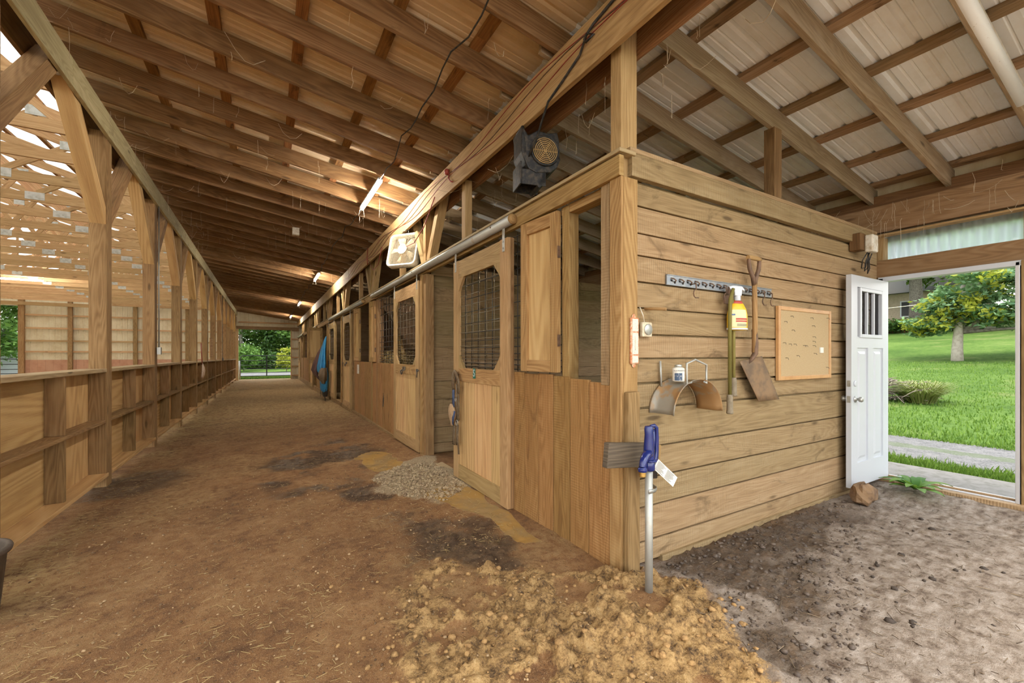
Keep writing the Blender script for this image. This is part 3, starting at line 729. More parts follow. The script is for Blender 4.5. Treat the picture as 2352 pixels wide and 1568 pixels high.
mb = MB(); mb.box((D0-.001, DY+.008, .92), (D0+.002, DY+.036, .985)); mb.box((D0-.001, DY+.008, 1.075), (D0+.002, DY+.036, 1.135)); mb.build('latch_plate', GALV, t)
for sg, y0 in ((-1, DY), (1, DY+DT)):
    mb = MB(); mb.lathe([(.03, 0), (.032, .006), (.013, .010), (.012, .028), (.024, .036), (.027, .052), (.022, .062), (0, .064)], (D0+.075, y0, .953), 18, axis=(0, sg, 0)); mb.build('knob', GALV, t)
mb = MB(); mb.lathe([(.028, 0), (.03, .006), (.02, .009), (0, .009)], (D0+.075, DY, 1.105), 18, axis=(0, -1, 0)); mb.build('deadbolt_cover', WHITE, t)
# ------------------------------------------------------------------ stall fronts
HB, HT = 2.505, 2.635     # header board
mb = MB(); y = 1.92
while y < 32.1:
    e = min(y+U(3.4, 3.9), 32.1); mb.box((1.895, y, HB+U(-.006, .006)), (1.935, e-.003, HT+U(-.006, .006))); y = e
o = mb.build('header_board', W_FRONT, bevel=.004); tag(o, 'golden header board running along the tops of the stall fronts', 'board')
mb = MB(); mb.box((1.88, 1.90, 2.637), (2.02, 32.1, 2.662)); o = mb.build('cap_board', W_LIP, bevel=.004); tag(o, 'dusty flat plate lying along the top of the stall front header', 'board')
mb = MB(); mb.box((1.90, 5.75, -.30), (2.0, 32.0, -.005)); o = mb.build('sill_beam', W_POST, bevel=.006); tag(o, 'long ground sill under the far stall fronts', 'beam')
mb = MB(); mb.box((1.88, 3.3, -.25), (1.99, 5.72, -.01), t=.9); o = mb.build('sill_beam', W_LIP, bevel=.006); tag(o, 'worn timber threshold in the open doorway of the near stall', 'beam')
# partitions between the stalls
for k, y in enumerate(PART[1:-1]):
    mb = MB()
    for a, b in zip(zs, zs[1:]):
        e = U(.002, .010); mb.box((2.0, y-.02, a-.02), (5.8, y+.02, b-.02-e)); mb.box((2.0, y-.004, b-.05), (5.8, y+.004, b), t=0)
    mb.box((2.0, y-.03, 2.50), (5.8, y+.03, 2.63))
    struct(mb.build('wall_partition', W_STALL if k else W_OAK), 'plank partition behind the %s stall' % ordn(k), 'wall')  # first partition takes paler wood to stand in for window daylight

def stall_door(y0, y1, label, hand, x=1.862, z0=.0, z1=2.435):
    """sliding door; y0<y1, hand = +1 latch on the far side, -1 on the near side"""
    t = thing('stall_door', (x, (y0+y1)/2, z0), label, 'stall door', 'sliding stall doors'); w = (y1-y0)/2; h = z1-z0; T = .036
    sw = .145; tw = .20; ml, mh = 1.09, 1.235; bw = .16
    def b(mb, ya, yb, za, zb, xa=0, xb=T, tt=None): mb.box((xa, ya, za), (xb, yb, zb), t=tt)
    mb = MB(); b(mb, -w, -w+sw, 0, h); mb.build('stile', W_PINE, t, bevel=.004)
    mb = MB(); b(mb, w-sw, w, 0, h); mb.build('stile', W_PINE, t, bevel=.004)
    mb = MB(); b(mb, -w+sw, w-sw, h-tw, h-.005, .002, T); mb.build('top_rail', W_PINE, t, bevel=.003)
    mb = MB(); b(mb, -w+sw, w-sw, ml, mh, -.002, T); mb.build('middle_rail', W_FRONT, t, bevel=.003)
    mb = MB(); b(mb, -w+sw, w-sw, .0, bw, .002, T); mb.build('bottom_rail', W_PINE, t, bevel=.003)
    mb = MB(); n = 5; pw = (2*w-2*sw)/n
    for k in range(n): b(mb, -w+sw+k*pw+.002, -w+sw+(k+1)*pw-.002, bw-.02, ml+.02, .014, T-.004)
    mb.build('plank_panel', W_PLY, t)
    mb = MB(); c = .13
    for sy in (-1, 1):
        for zc, sz in ((mh, 1), (h-tw, -1)):
            e = sy*(w-sw); poly = [(e, zc), (e-sy*c, zc), (e-sy*c*.25, zc+sz*c*.75), (e, zc+sz*c*1.1)]
            if sy*sz < 0: poly = poly[::-1]
            mb.prism(poly, (.003, 0, 0), (0, 1, 0), (0, 0, 1), T-.006)
    mb.build('corner_gusset', W_PINE, t)
    mb = MB(); r = .0028
    zz = mh; sp = [.035]*4+[.05]*2+[.075]*3+[.11]*8
    for q in sp:
        zz += q
        if zz > h-tw: break
        mb.tube([(T*.7, -w+sw-.02, zz), (T*.7, w-sw+.02, zz)], r, 5)
    ny = 6
    for k in range(1, ny): 
        yy = -w+sw+(2*w-2*sw)*k/ny; mb.tube([(T*.7+.005, yy, mh-.02), (T*.7+.005, yy, h-tw+.02)], r, 5)
    mb.build('wire_grille', WIRE, t)
    mb = MB()
    for ya in (-w, w-.07): b(mb, ya, ya+.07, 0, h, T+.001, T+.034)
    mb.build('backing_frame', W_POST, t, bevel=.003)
    for ya in (-w+.05, w-.09):
        mb = MB(); b(mb, ya, ya+.04, h-.12, h+.10, -.006, 0); mb.lathe([(.006, 0), (.008, .004), (0, .006)], (-.006, ya+.02, h-.09), 8, axis=(-1, 0, 0)); mb.lathe([(.006, 0), (.008, .004), (0, .006)], (-.006, ya+.02, h-.03), 8, axis=(-1, 0, 0))
        mb.build('hanger_strap', GALVRUST, t, bevel=.002)
    ly = hand*(w-.06)
    mb = MB(); mb.tube([(-.01, ly-.10, 1.16), (-.012, ly+hand*.04, 1.16)], .007, 8); mb.tube([(-.01, ly-.02, 1.16), (-.012, ly-.02, 1.06)], .006, 8); mb.box((-.008, ly-.05, 1.14), (0, ly+.03, 1.18)); mb.build('latch', STEELD, t)
    return t
def horseshoe(t, y):
    mb = MB(); pts = [(-.012+(-.035 if abs(a-math.pi/2*1) < 1.3 else 0), y+.055*math.cos(a)*1.0, 1.16-.075*math.sin(a)) for a in [q*math.pi*1.35/14-.55 for q in range(15)]]
    mb.tube(pts, .009, 8); mb.build('horseshoe_handle', STEELD, t)
d1 = stall_door(3.262, 4.515, 'near stall door slid open, with a green letter tag and leather halter', 1)
d2 = stall_door(5.80, 7.14, 'second stall door with a horseshoe handle, closed below the box fan', -1); horseshoe(d2, .02)
d3 = stall_door(11.28, 12.55, 'third stall door with a horseshoe handle, slid wide of its doorway', 1); horseshoe(d3, -.05)
d4 = stall_door(14.2, 15.6, 'fourth stall door, right beside the hanging blue blanket', 1)
d5 = stall_door(21.4, 22.7, 'fifth stall door from the near end, beyond the blanket', 1, z0=-.1)
d6 = stall_door(29.6, 31.0, 'last stall door, brightly lit beside the far opening', 1, z0=-.2)
# the letter tag
def textmesh(s, size, mat, name, parent, loc, rot, ext=.0005):
    c = bpy.data.curves.new(name, 'FONT'); c.body = s; c.size = size; c.align_x = 'CENTER'; c.align_y = 'CENTER'; c.extrude = ext
    o = bpy.data.objects.new(name, c); COL.objects.link(o); bpy.context.view_layer.update()
    me = bpy.data.meshes.new_from_object(o.evaluated_get(bpy.context.evaluated_depsgraph_get())); bpy.data.objects.remove(o); bpy.data.curves.remove(c)
    me.materials.clear(); me.materials.append(mat)
    q = bpy.data.objects.new(name, me); COL.objects.link(q); q.location = loc; q.rotation_euler = rot
    if parent: q.parent = parent
    return q
t = thing('letter_tag', (1.857, 3.945, 1.19), 'small green tag with a white letter S on the near stall door', 'tag')
mb = MB(); mb.box((-.003, -.028, -.052), (0, .028, .052)); mb.build('plate', GREEN, t)
textmesh('S', .105, WHITE, 'lettering', t, (-.0045, 0, 0), (math.pi/2, 0, -math.pi/2))
# lower panels (solid boarding under the window openings)
def low_panel(y0, y1, label, z0=-.06, z1=1.225, notch=None, n=None, x0=1.93, mat=None):
    mb = MB(); n = n or max(2, round((y1-y0)/.21)); w = (y1-y0)/n
    for k in range(n):
        zt = z1+(U(-.006, .006) if notch else U(-.002, .002)); a = y0+k*w
        if notch and k in notch: zt = z1-.03+.012*((k*7) % 3)
        mb.box((x0+U(0, .003), a+.003, z0+U(0, .01)), (x0+.03, a+w-.004, zt)); mb.box((x0+.031, a-.02, z0), (x0+.04, a+.02, z1-.05), t=0)
    o = mb.build('stall_boarding', mat or W_BOARD, bevel=.004); tag(o, label, 'boarding', 'boarded stall front panels'); return o
low_panel(2.04, 3.30, 'vertical boards of the near stall front with a chewed top edge', z0=-.09, notch=(0, 1, 2), n=6)
low_panel(7.16, 11.2, 'wide boarded stall front between the second and third doors', n=19)
low_panel(15.65, 20.2, 'boarded stall front behind the hanging blue blanket', z0=-.15)
low_panel(23.9, 29.5, 'far boarded stall front near the bright end door', z0=-.2)
mb = MB(); mb.box((1.915, 2.02, -.18), (1.99, 3.28, -.055)); o = mb.build('sill_beam', W_POST, bevel=.006); tag(o, 'wet dark sill under the chewed boards of the near stall', 'beam')
mb = MB(); mb.box((1.928, 2.045, 1.18), (1.958, 2.125, HB)); o = mb.build('window_jamb', W_OAK, bevel=.004); tag(o, 'rough board upright between the near feed opening and the corner post', 'board')
mb = MB(); mb.box((1.955, 2.50, .9), (2.05, 2.585, HB)); o = mb.build('window_jamb', W_FRONT, bevel=.005); tag(o, 'gnawed golden post on the hinge side of the near feed opening', 'post')
mb = MB(); mb.box((1.96, 2.03, HB-.06), (2.05, 2.6, HB)); o = mb.build('lintel_board', W_FRONT); tag(o, 'board over the near feed opening', 'board')
def shutter(loc, rz_, label, w=.46, h=1.235):
    t = thing('feed_shutter', loc, label, 'shutter', 'feed opening shutters', rz=rz_); fw = .085
    for nm, a, b in (('stile', (0, 0), (fw, h)), ('stile', (w-fw, 0), (w, h)), ('rail', (fw, 0), (w-fw, fw*1.1)), ('rail', (fw, h-fw*1.2), (w-fw, h))):
        mb = MB(); mb.box((-.04, a[0], a[1]), (0, b[0], b[1])); mb.build(nm, W_FRONT, t, bevel=.004)
    mb = MB(); mb.box((-.014, fw-.01, fw), (-.004, w-fw+.01, h-fw)); mb.build('panel', W_PLY, t)
    for zh in (h-.36, .2):
        mb = MB(); mb.box((-.038, -.008, zh), (-.012, -.001, zh+.09)); mb.build('hinge', RUST, t)
    return t
shutter((1.95, 2.592, 1.245), .10, 'wooden shutter beside the open feed window of the near stall')
shutter((1.93, 8.72, 1.24), .14, 'narrow wooden shutter on the far side of the hay filled window', w=.32)
shutter((1.93, 10.3, 1.24), .14, 'narrow wooden shutter beside the third stall door grid', w=.42)
shutter((1.92, 17.9, 1.2), 1.45, 'wooden shutter swung out into the aisle beyond the blue blanket', w=.55)
# wire grilles
def grille(y0, y1, x, label, z0=1.23, z1=2.5, n=7):
    mb = MB(); k = 0
    for k in range(n): mb.tube([(x, y0+(y1-y0)*k/(n-1), z0), (x, y0+(y1-y0)*k/(n-1)+U(-.01, .01), z1)], .0045, 6)
    z = z0+.02; q = .04
    while z < z1: mb.tube([(x-.008, y0, z), (x-.008, y1, z)], .0045, 6); z += q; q = min(.15, q*1.18)
    o = mb.build('wire_grille', STEELD); tag(o, label, 'grille', 'wire grilles in the stall fronts'); return o
grille(2.62, 4.45, 1.985, 'black wire grid behind the near stall door and shutter', n=12)
grille(7.15, 8.7, 1.985, 'black wire grid over the hay left of the second door', n=9)
grille(10.7, 11.25, 1.985, 'black wire grid beside the third stall door', n=5)
# posts and jambs of the far stalls
for k, (a, b, x0, w) in enumerate(((5.60, 5.68, 1.90, W_POST), (5.70, 5.77, 1.875, W_FRONT), (8.62, 8.72, 1.93, W_POST), (9.05, 9.20, 1.925, W_FRONT), (11.15, 11.28, 1.93, W_POST), (12.62, 12.70, 1.93, W_POST), (13.05, 13.20, 1.90, W_FRONT), (16.5, 16.62, 1.91, W_FRONT), (20.2, 20.32, 1.91, W_FRONT), (21.1, 21.2, 1.91, W_POST), (23.8, 23.9, 1.91, W_FRONT), (27.6, 27.7, 1.91, W_FRONT), (29.4, 29.5, 1.91, W_POST), (31.1, 31.2, 1.91, W_FRONT))):
    mb = MB(); mb.box((x0, a, -.25), (x0+.12, b, HB-.004)); o = mb.build('door_jamb', w, bevel=.004)
    tag(o, '%s stall front upright, %s from the near stall doorway' % ('brown' if w is W_POST else 'golden', ordn(k)), 'post', 'stall front uprights')
mb = MB(); mb.bar((2.3, 8.0, 1.3), (2.3, 8.9, 2.3), .04, .09); o = mb.build('brace_board', W_FRONT); tag(o, 'sloping board inside the second stall behind the grid', 'board')
# posts, studs and V braces above the header
def head_frame(y, near):
    nm = 'main posts above the stalls'
    mb = MB(); mb.box((1.95, y-.05, HT+.02), (2.08, y+.05, 3.62)); o = mb.build('post', W_FRONT, bevel=.004); tag(o, 'post between header and beam over the %s partition from the near corner' % near, 'post', nm)
    for sg in (-1, 1):
        mb = MB(); mb.bar((2.015, y+sg*.10, 2.70), (2.015, y+sg*.62, 3.52), .12, .04 if False else .11, up=(1, 0, 0)); o = mb.build('knee_brace', W_PINE, bevel=.004)
        tag(o, 'slanting brace on the %s side of the post over the %s partition' % ('near' if sg < 0 else 'far', near), 'brace', 'braces above the stalls')
for k, y in enumerate(PART[1:-1]): head_frame(y+.1, ordn(k))
for k, y in enumerate((4.42, 7.02, 10.6, 14.3, 17.9, 21.5, 25.2, 29)):
    mb = MB(); mb.box((1.945, y-.05, HT+.02), (2.03, y+.05, 3.36)); o = mb.build('stud', W_PINE if k % 2 == 0 else W_POST, bevel=.003); tag(o, 'short stud between header and beam, %s from the near corner' % ordn(k), 'post', 'studs above the stalls')
# track pipes
for k, (a, b, x) in enumerate(((3.16, 8.75, 1.855), (9.65, 15.4, 1.855), (19.5, 24.0, 1.86), (27, 31.6, 1.86))):
    t = thing('track_pipe', (x, a, 2.565), 'round galvanized door track pipe, %s from the near corner' % ordn(k), 'pipe', 'door track pipes')
    mb = MB(); mb.tube([(0, 0, 0), (0, b-a, 0)], .043, 16); mb.build('pipe', GALVRUST, t)
    mb = MB(); mb.lathe([(.0435, -.012), (.046, 0), (.042, .008), (0, .010)], (0, 0, 0), 16, axis=(0, -1, 0)); mb.build('end_cap', W_HANDLE, t)
    for q in (.06, .5, .94):
        mb = MB(); mb.tube([(-.046, (b-a)*q, .0), (0, (b-a)*q, .047), (.045, (b-a)*q, .03), (.045, (b-a)*q, -.06)], .008, 6); mb.build('bracket', RUST, t)
# ------------------------------------------------------------------ things on the plank wall
YF = YW-.002
def strip(mb, pts, w, th, nrm=(0, -1, 0), m=0, t=.5):
    """flat strap along pts; width across, thickness along nrm"""
    for a, b in zip(pts, pts[1:]): mb.bar(a, b, w, th, up=nrm, m=m, t=t)
    return mb
# hydrant
t = thing('yard_hydrant', (1.865, 1.66, .03), 'blue-headed yard hydrant on a galvanized standpipe at the corner', 'hydrant')
mb = MB(); mb.tube([(0, 0, -.12), (0, 0, .71)], .0215, 16); mb.build('standpipe', GALVRUST, t)
mb = MB()
mb.lathe([(.030, .70), (.034, .705), (.034, .745), (.028, .755), (.032, .775), (.030, .83), (.024, .90), (.026, .935), (.022, .95), (0, .953)], (0, 0, 0), 20, sx=1.05, sy=.95)
mb.tube([(-.01, -.01, .80), (-.05, -.02, .79), (-.078, -.03, .765), (-.088, -.034, .735)], [.026, .024, .021, .02], 12)
mb.lathe([(.024, 0), (.026, .006), (.026, .018), (.021, .022), (.021, .026)], (-.088, -.034, .712), 14)
mb.lathe([(.045, .752), (.045, .762), (.03, .766)], (0, 0, 0), 6)
mb.build('hydrant_head', BLUE, t, bevel=.002)
mb = MB(); mb.tube([(.012, .0, .945), (.045, .0, .948), (.062, 0, .935), (.066, 0, .88), (.064, 0, .80), (.058, 0, .755), (.035, 0, .74)], [.011, .012, .013, .013, .014, .014, .011], 10, flat=.7); mb.tube([(.03, 0, .79), (.042, 0, .86), (.036, 0, .93)], .008, 8); mb.build('lever', BLUE, t)
mb = MB(); mb.lathe([(.018, 0), (.019, -.004), (.017, -.008), (.019, -.012), (.017, -.016), (.019, -.02), (.017, -.026), (.014, -.028)], (-.088, -.034, .712), 14); mb.build('hose_thread', BRASS, t)
mb = MB(); mb.tube([(-.03, -.024, .59), (.0, -.026, .59), (.03, -.02, .588), (.075, .01, .582), (.10, .06, .58)], .011, 6, flat=.25); mb.build('pipe_strap', GALV, t)
tg = thing('information_tag', (1.95, 1.70, .755), 'white printed tag hanging from the hydrant', 'tag')
R = Matrix.Rotation(math.radians(38), 4, 'Y')
mb = MB(); mb.box((0, -.001, -.03), (.235, .001, .035), mat=R); mb.build('card', PAPER, tg)
mb = MB()
for k in range(9):
    for c in range(2):
        x0 = .03+c*.10; mb.box((x0, -.0018, .026-k*.0062), (x0+U(.05, .085), -.0012, .0282-k*.0062), mat=R)
mb.box((.004, -.0018, -.022), (.018, -.0012, .026), mat=R); mb.build('print', INK, tg)
t = thing('mounting_board', (1.68, 1.79, .81), 'weathered board nailed across the corner post behind the hydrant', 'board')
R = Matrix.Rotation(math.radians(6), 4, 'Y')
mb = MB(); mb.box((0, 0, -.075), (.40, .042, .068), t=.2, mat=R); mb.build('plank', wood('weathered_board', (.05, .04, .028), (.13, .10, .07), (.24, .18, .12), stain=.5), t, bevel=.004)
mb = MB(); mb.box((.40, .0, -.085), (.44, .05, .058), mat=R); mb.build('end_block', W_FRONT, t, bevel=.004)
mb = MB(); mb.box((.30, -.03, -.14), (.39, -.002, .02), mat=R); mb.build('packing_block', STEELD, t, bevel=.006)
# thermometer plaque
t = thing('thermometer', (2.013, YF-.032, 1.47), 'worn orange and white enamel thermometer on the corner post', 'thermometer')
mb = MB(); mb.prism([(-.035, -.145), (.035, -.145), (.035, .145), (-.035, .145)], (0, 0, 0), (1, 0, 0), (0, 0, 1), .012)
mb.prism([(-.02, .145), (.02, .145), (.012, .165), (0, .172), (-.012, .165)], (0, 0, 0), (1, 0, 0), (0, 0, 1), .004); mb.prism([(.02, -.145), (-.02, -.145), (-.012, -.165), (0, -.172), (.012, -.165)], (0, 0, 0), (1, 0, 0), (0, 0, 1), .004)
mb.build('plate', ORANGE, t, bevel=.002)
for a, b in ((.06, .138), (-.085, .05), (-.138, -.095)):
    mb = MB(); mb.box((-.024, -.0145, a), (.026, -.0115, b)); mb.build('scale_panel', FADED, t)
mb = MB(); mb.tube([(0, -.016, -.06), (0, -.016, .03)], .003, 6); mb.build('glass_tube', WHITED, t)
# hanging dial
t = thing('hanging_dial', (2.137, YF-.035, 1.545), 'small cream square with a round grey dial hanging on a cord', 'dial')
mb = MB(); mb.box((-.045, 0, -.048), (.045, .03, .048)); mb.build('case', CREAM, t, bevel=.008)
mb = MB(); mb.lathe([(.036, 0), (.036, .004), (.033, .006), (0, .0065)], (.005, 0, 0), 24, axis=(0, -1, 0)); mb.build('dial_face', GALV, t)
mb = MB(); mb.tube([(-.02, .01, .048), (-.03, .01, .09), (-.05, .02, .145)], .003, 5); mb.build('cord', WHITED, t)
mb = MB(); mb.tube([(2.15, YF+.02, 1.684), (2.17, YF-.05, 1.680), (2.20, YF-.13, 1.672)], [.008, .010, .010], 8); o = mb.build('wooden_peg', W_HANDLE); tag(o, 'short wooden peg sticking out of a seam near the corner post', 'peg')
# hose hanger (bent galvanized saddle with wire bails)
t = thing('hose_hanger', (2.435, YF, 1.0), 'bent galvanized hose hanger screwed to the plank wall', 'hose hanger')
mb = MB(); P = []
n = 20; ro = .225; D = .20
for y, dr in ((0, .022), (-.012, .022), (-.022, .004), (-.06, 0), (-.14, 0), (-.175, .004), (-.19, .02), (-.20, .022)):
    P.append([((ro+dr)*math.cos(math.pi*(1-q/n)), y, (ro+dr-.02)*.98*math.sin(math.pi*(1-q/n))) for q in range(n+1)])
mb.grid(P); mb.build('saddle', plain('rust_streaked_steel', (.36, .33, .27), .5, .4, 6, (.42, .25, .11), lo=.44, hi=.56), t, solid=.003)
mb = MB(); y = -.19; mb.tube([(-.08, y-.01, .205), (-.115, y, .195), (-.115, y, .325), (-.03, y, .35), (.085, y, .315), (.085, y, .19), (.05, y-.01, .205)], .007, 8); mb.build('wire_bail', GALVRUST, t)
mb = MB(); mb.tube([(-.15, -.02, .17), (-.155, -.015, .34)], .007, 8); mb.build('wire_bail', GALVRUST, t)
# can on the hanger
t = thing('metal_can', (2.355, YF-.10, 1.207), 'small white can with a screw lid standing on the hose hanger', 'can', rz=-.7)
mb = MB(); mb.lathe([(.036, 0), (.038, .003), (.038, .082), (.034, .088), (.022, .093)], (0, 0, 0), 28); mb.build('body', PAPER, t)
mb = MB(); mb.lathe([(.023, .09), (.023, .108), (.021, .110), (0, .110)], (0, 0, 0), 20); mb.build('lid', GALV, t)
mb = MB(); P = [[(.0386*math.sin(a), -.0386*math.cos(a), z) for a in [q*.1-.85 for q in range(14)]] for z in (.006, .022, .042, .055)]
mb.grid(P); mb.build('label_panel', plain('can_label', (.05, .09, .16), .5, 0, 90, (.32, .33, .35), lo=.5, hi=.6), t)
textmesh('BLUE MONSTER', .0095, INK, 'lettering', t, (-.003, -.0392, .070), (math.pi/2, 0, 0))
# hook rail
t = thing('hook_rail', (2.99, YF, 1.893), 'galvanized punched strip with hooks screwed along the plank wall', 'hook rail')
mb = MB(); mb.box((-.64, -.012, -.036), (.645, 0, .036)); mb.box((-.64, -.016, .030), (.645, -.012, .036)); mb.build('strip', plain('blue_grey_steel', (.27, .30, .33), .4, .6, 20, (.36, .37, .36)), t, bevel=.001)
mb = MB()
for k in range(15):
    x = -.58+k*.084; mb.lathe([(.009, 0), (.009, .002), (0, .0022)], (x+.02, -.012, -.014), 10, axis=(0, -1, 0)); mb.box((x-.022, -.013, -.010), (x-.004, -.0122, .004))
mb.build('punched_slot', BLACKP, t)
for k in range(15):
    x = -.58+k*.084; mb = MB(); mb.tube([(x-.018, -.012, .012), (x-.01, -.030, .006), (x+.012, -.030, -.004), (x+.02, -.013, -.012)], .0045, 6); mb.build('clip', RUST, t)
HX = [2.605, 2.955, 3.315, 3.46, 3.575]
for k, x in enumerate(HX):
    mb = MB(); z = 1.87
    pts = [(x, YF-.014, z+.01), (x, YF-.05, z+.012), (x, YF-.052, z-.03)]+[(x-.0-.03*math.sin(a)*1, YF-.052-.0, z-.06+.03*math.cos(a)) for a in (.3, .9, 1.6, 2.3, 2.9)]+[(x+.02, YF-.056, z-.088)]
    mb.tube(pts, .0042, 7); o = mb.build('wire_hook', RUST); tag(o, 'bent wire hook on the punched strip, %s from its left end' % ordn(k), 'hook', 'wire hooks on the strip')
# shovel
t = thing('shovel', (3.285, YF-.07, 1.34), 'old square-mouth shovel with a D handle hung blade down', 'shovel')
mb = MB(); mb.tube([(0, 0, .06), (0, -.005, .3), (0, 0, .60)], [.019, .019, .018], 12); mb.build('shaft', W_HANDLE, t)
mb = MB(); mb.tube([(0, 0, .58), (-.02, 0, .64), (-.065, 0, .71), (-.075, 0, .76), (-.075, 0, .785)], [.018, .016, .015, .014, .013], 10); mb.tube([(0, 0, .58), (.02, 0, .64), (.058, 0, .71), (.066, 0, .76), (.066, 0, .785)], [.018, .016, .015, .014, .013], 10); mb.build('handle_fork', RUST, t)
mb = MB(); mb.tube([(-.088, 0, .79), (-.04, 0, .793), (.03, 0, .793), (.08, 0, .788)], [.017, .018, .018, .016], 12); mb.build('grip', W_HANDLE, t)
mb = MB(); mb.tube([(0, 0, .24), (.004, -.004, .12), (.0, -.005, .05), (-.03, .01, .0), (-.05, .03, -.03)], [.021, .024, .022, .016, .010], 10, flat=.8); mb.build('socket', RUST, t)
P = []
c0 = Vector((-.05, .03, -.0)); 
for i in range(7):
    f = i/6; row = []
    for j in range(7):
        g = j/6; x = -.17+.30*g+.235*f; z = -.01-.315*f+.04*(1-f)*g; y = .035-.02*math.sin(math.pi*g)*(1-.4*f)+(.02 if j in (0, 6) else 0)*-1*(1-f*.5)-.02*f
        row.append((x, y, z))
    P.append(row)
mb = MB(); mb.grid(P); mb.build('blade', plain('rusty_blade', (.27, .17, .09), .65, .3, 10, (.16, .11, .07)), t, solid=.004)
# lopper
t = thing('lopper', (2.97, YF-.075, 1.40), 'long lopper with olive handles hung behind the spray bottle', 'lopper')
mb = MB(); mb.tube([(.015, -.01, .47), (-.02, -.01, .39), (-.03, -.012, .28), (-.03, -.012, -.33)], [.012, .0135, .0135, .0125], 10); mb.build('handle', LIME, t)
mb = MB(); mb.tube([(.05, .03, .44), (.085, .03, .30), (.085, .03, .1), (.085, .03, -.22)], .0125, 10); mb.build('handle', LIME, t)
for x, y, z in ((-.03, -.012, -.33), (.085, .03, -.21)):
    mb = MB(); mb.lathe([(.018, .02), (.021, 0), (.021, -.07), (.023, -.10), (.025, -.115), (.02, -.122), (0, -.123)], (x, y, z), 14); mb.build('grip', GRIP, t)
mb = MB(); mb.prism([(-.02, 0), (.03, .0), (.06, .10), (.03, .13), (.02, .07), (-.03, .05)], (-.02, .03, .36), (1, 0, 0), (0, 0, 1), .012); mb.build('blade', RUST, t)
# spray bottle
t = thing('spray_bottle', (3.075, YF-.06, 1.565), 'yellow trigger spray bottle hooked on the strip above the lopper', 'spray bottle'); t.scale = (1.14, 1.14, 1.14); t.rotation_euler = (0, 0, -.35)
mb = MB(); mb.lathe([(.0, 0), (.062, .002), (.066, .012), (.066, .10), (.058, .14), (.040, .175), (.022, .195), (.018, .205)], (0, 0, 0), 24, sx=1.1, sy=.55); mb.build('bottle', YELLOW, t)
mb = MB(); mb.lathe([(.0665, .004), (.068, .006), (.068, .014), (.0665, .016)], (0, 0, 0), 24, sx=1.1, sy=.56); mb.build('base_rim', WHITE, t)
P = [[(1.1*r*math.sin(a), -.565*r*math.cos(a), z) for a in [q*.2-1.15 for q in range(10)]] for z, r in ((.02, .0668), (.07, .0668), (.115, .0655), (.135, .061))]
mb = MB(); mb.grid(P); mb.build('front_label', plain('pale_yellow_label', (.80, .68, .36), .5), t)
for z0, z1, mt, a0, a1 in ((.068, .079, REDINK, -.5, .75), (.054, .064, REDINK, -.5, .75), (.097, .107, plain('blue_mark', (.10, .16, .30)), -1.1, -.55), (.028, .032, INK, -.4, .7), (.037, .041, INK, -.4, .7)):
    P = [[(1.1*.0675*math.sin(a0+(a1-a0)*q/6), -.572*.0675*math.cos(a0+(a1-a0)*q/6), z) for q in range(7)] for z in (z0, z1)]
    mb = MB(); mb.grid(P); mb.build('label_print', mt, t)
mb = MB(); mb.lathe([(.0415, .165), (.0325, .188), (.024, .196)], (0, 0, 0), 24, sx=1.12, sy=.58); mb.build('neck_label', REDINK, t)
mb = MB(); mb.lathe([(.020, .195), (.021, .20), (.021, .228), (.017, .232)], (0, 0, 0), 18); mb.prism([(-.075, .03), (-.07, .058), (-.03, .066), (.035, .062), (.05, .045), (.055, .028), (.035, .04), (.03, .0), (-.02, .0), (-.022, .03)], (-.01, .016, .228), (1, 0, 0), (0, 0, 1), .034); mb.tube([(-.05, 0, .26), (-.056, 0, .235), (-.07, 0, .205)], .007, 8); mb.build('trigger_head', WHITE, t, bevel=.004)
# corkboard
t = thing('cork_board', (3.715, YF-.03, 1.165), 'wood framed cork board with bent nails beside the white door', 'notice board')
cw, ch = .915, .63
mb = MB(); mb.box((.03, .008, .03), (cw-.03, .016, ch-.03)); mb.build('cork', CORK, t)
for lo, hi in (((0, 0, 0), (.034, .03, ch)), ((cw-.034, 0, 0), (cw, .03, ch)), ((.034, 0, 0), (cw-.034, .03, .034)), ((.034, 0, ch-.034), (cw-.034, .03, ch))):
    mb = MB(); mb.box(lo, hi); mb.build('frame', PINEFR, t, bevel=.004)
for x, z in ((.20, .55), (.22, .43), (.54, .55), (.57, .48), (.58, .38), (.58, .34), (.58, .30), (.60, .23), (.08, .32), (.17, .31), (.25, .31), (.41, .30), (.44, .30), (.12, .19), (.30, .21), (.1, .5), (.84, .56), (.83, .10)):
    mb = MB(); mb.tube([(x, .01, z), (x, -.012, z), (x+U(-.004, .004), -.018, z-.014)], .002, 5); mb.build('nail', STEELD, t)
mb = MB(); mb.box((.70, -.004, .235), (.755, .006, .285)); mb.build('paper_scrap', PAPER, t)
# motion sensor box with loose wires
t = thing('alarm_box', (5.20, YF-.02, 2.47), 'white plastic box with dark bracket at the top right of the plank wall', 'sensor')
mb = MB(); mb.box((-.14, -.08, -.05), (-.02, .018, .12)); mb.build('bracket', W_DARK, t, bevel=.01)
mb = MB(); mb.box((-.06, -.15, -.07), (.07, -.081, .10)); mb.build('case', WHITED, t, bevel=.012)
for k in range(3):
    mb = MB(); x = -.04+.05*k; mb.tube([(x, -.10, -.07), (x-.03+.02*k, -.07, -.15), (x+.02*k, -.05, -.22-.02*k), (.08+.05*k, -.04, -.20), (.20, -.02, -.05+.03*k), (.26, 0, .20)], .005, 6); mb.build('wire', BLACK, t)
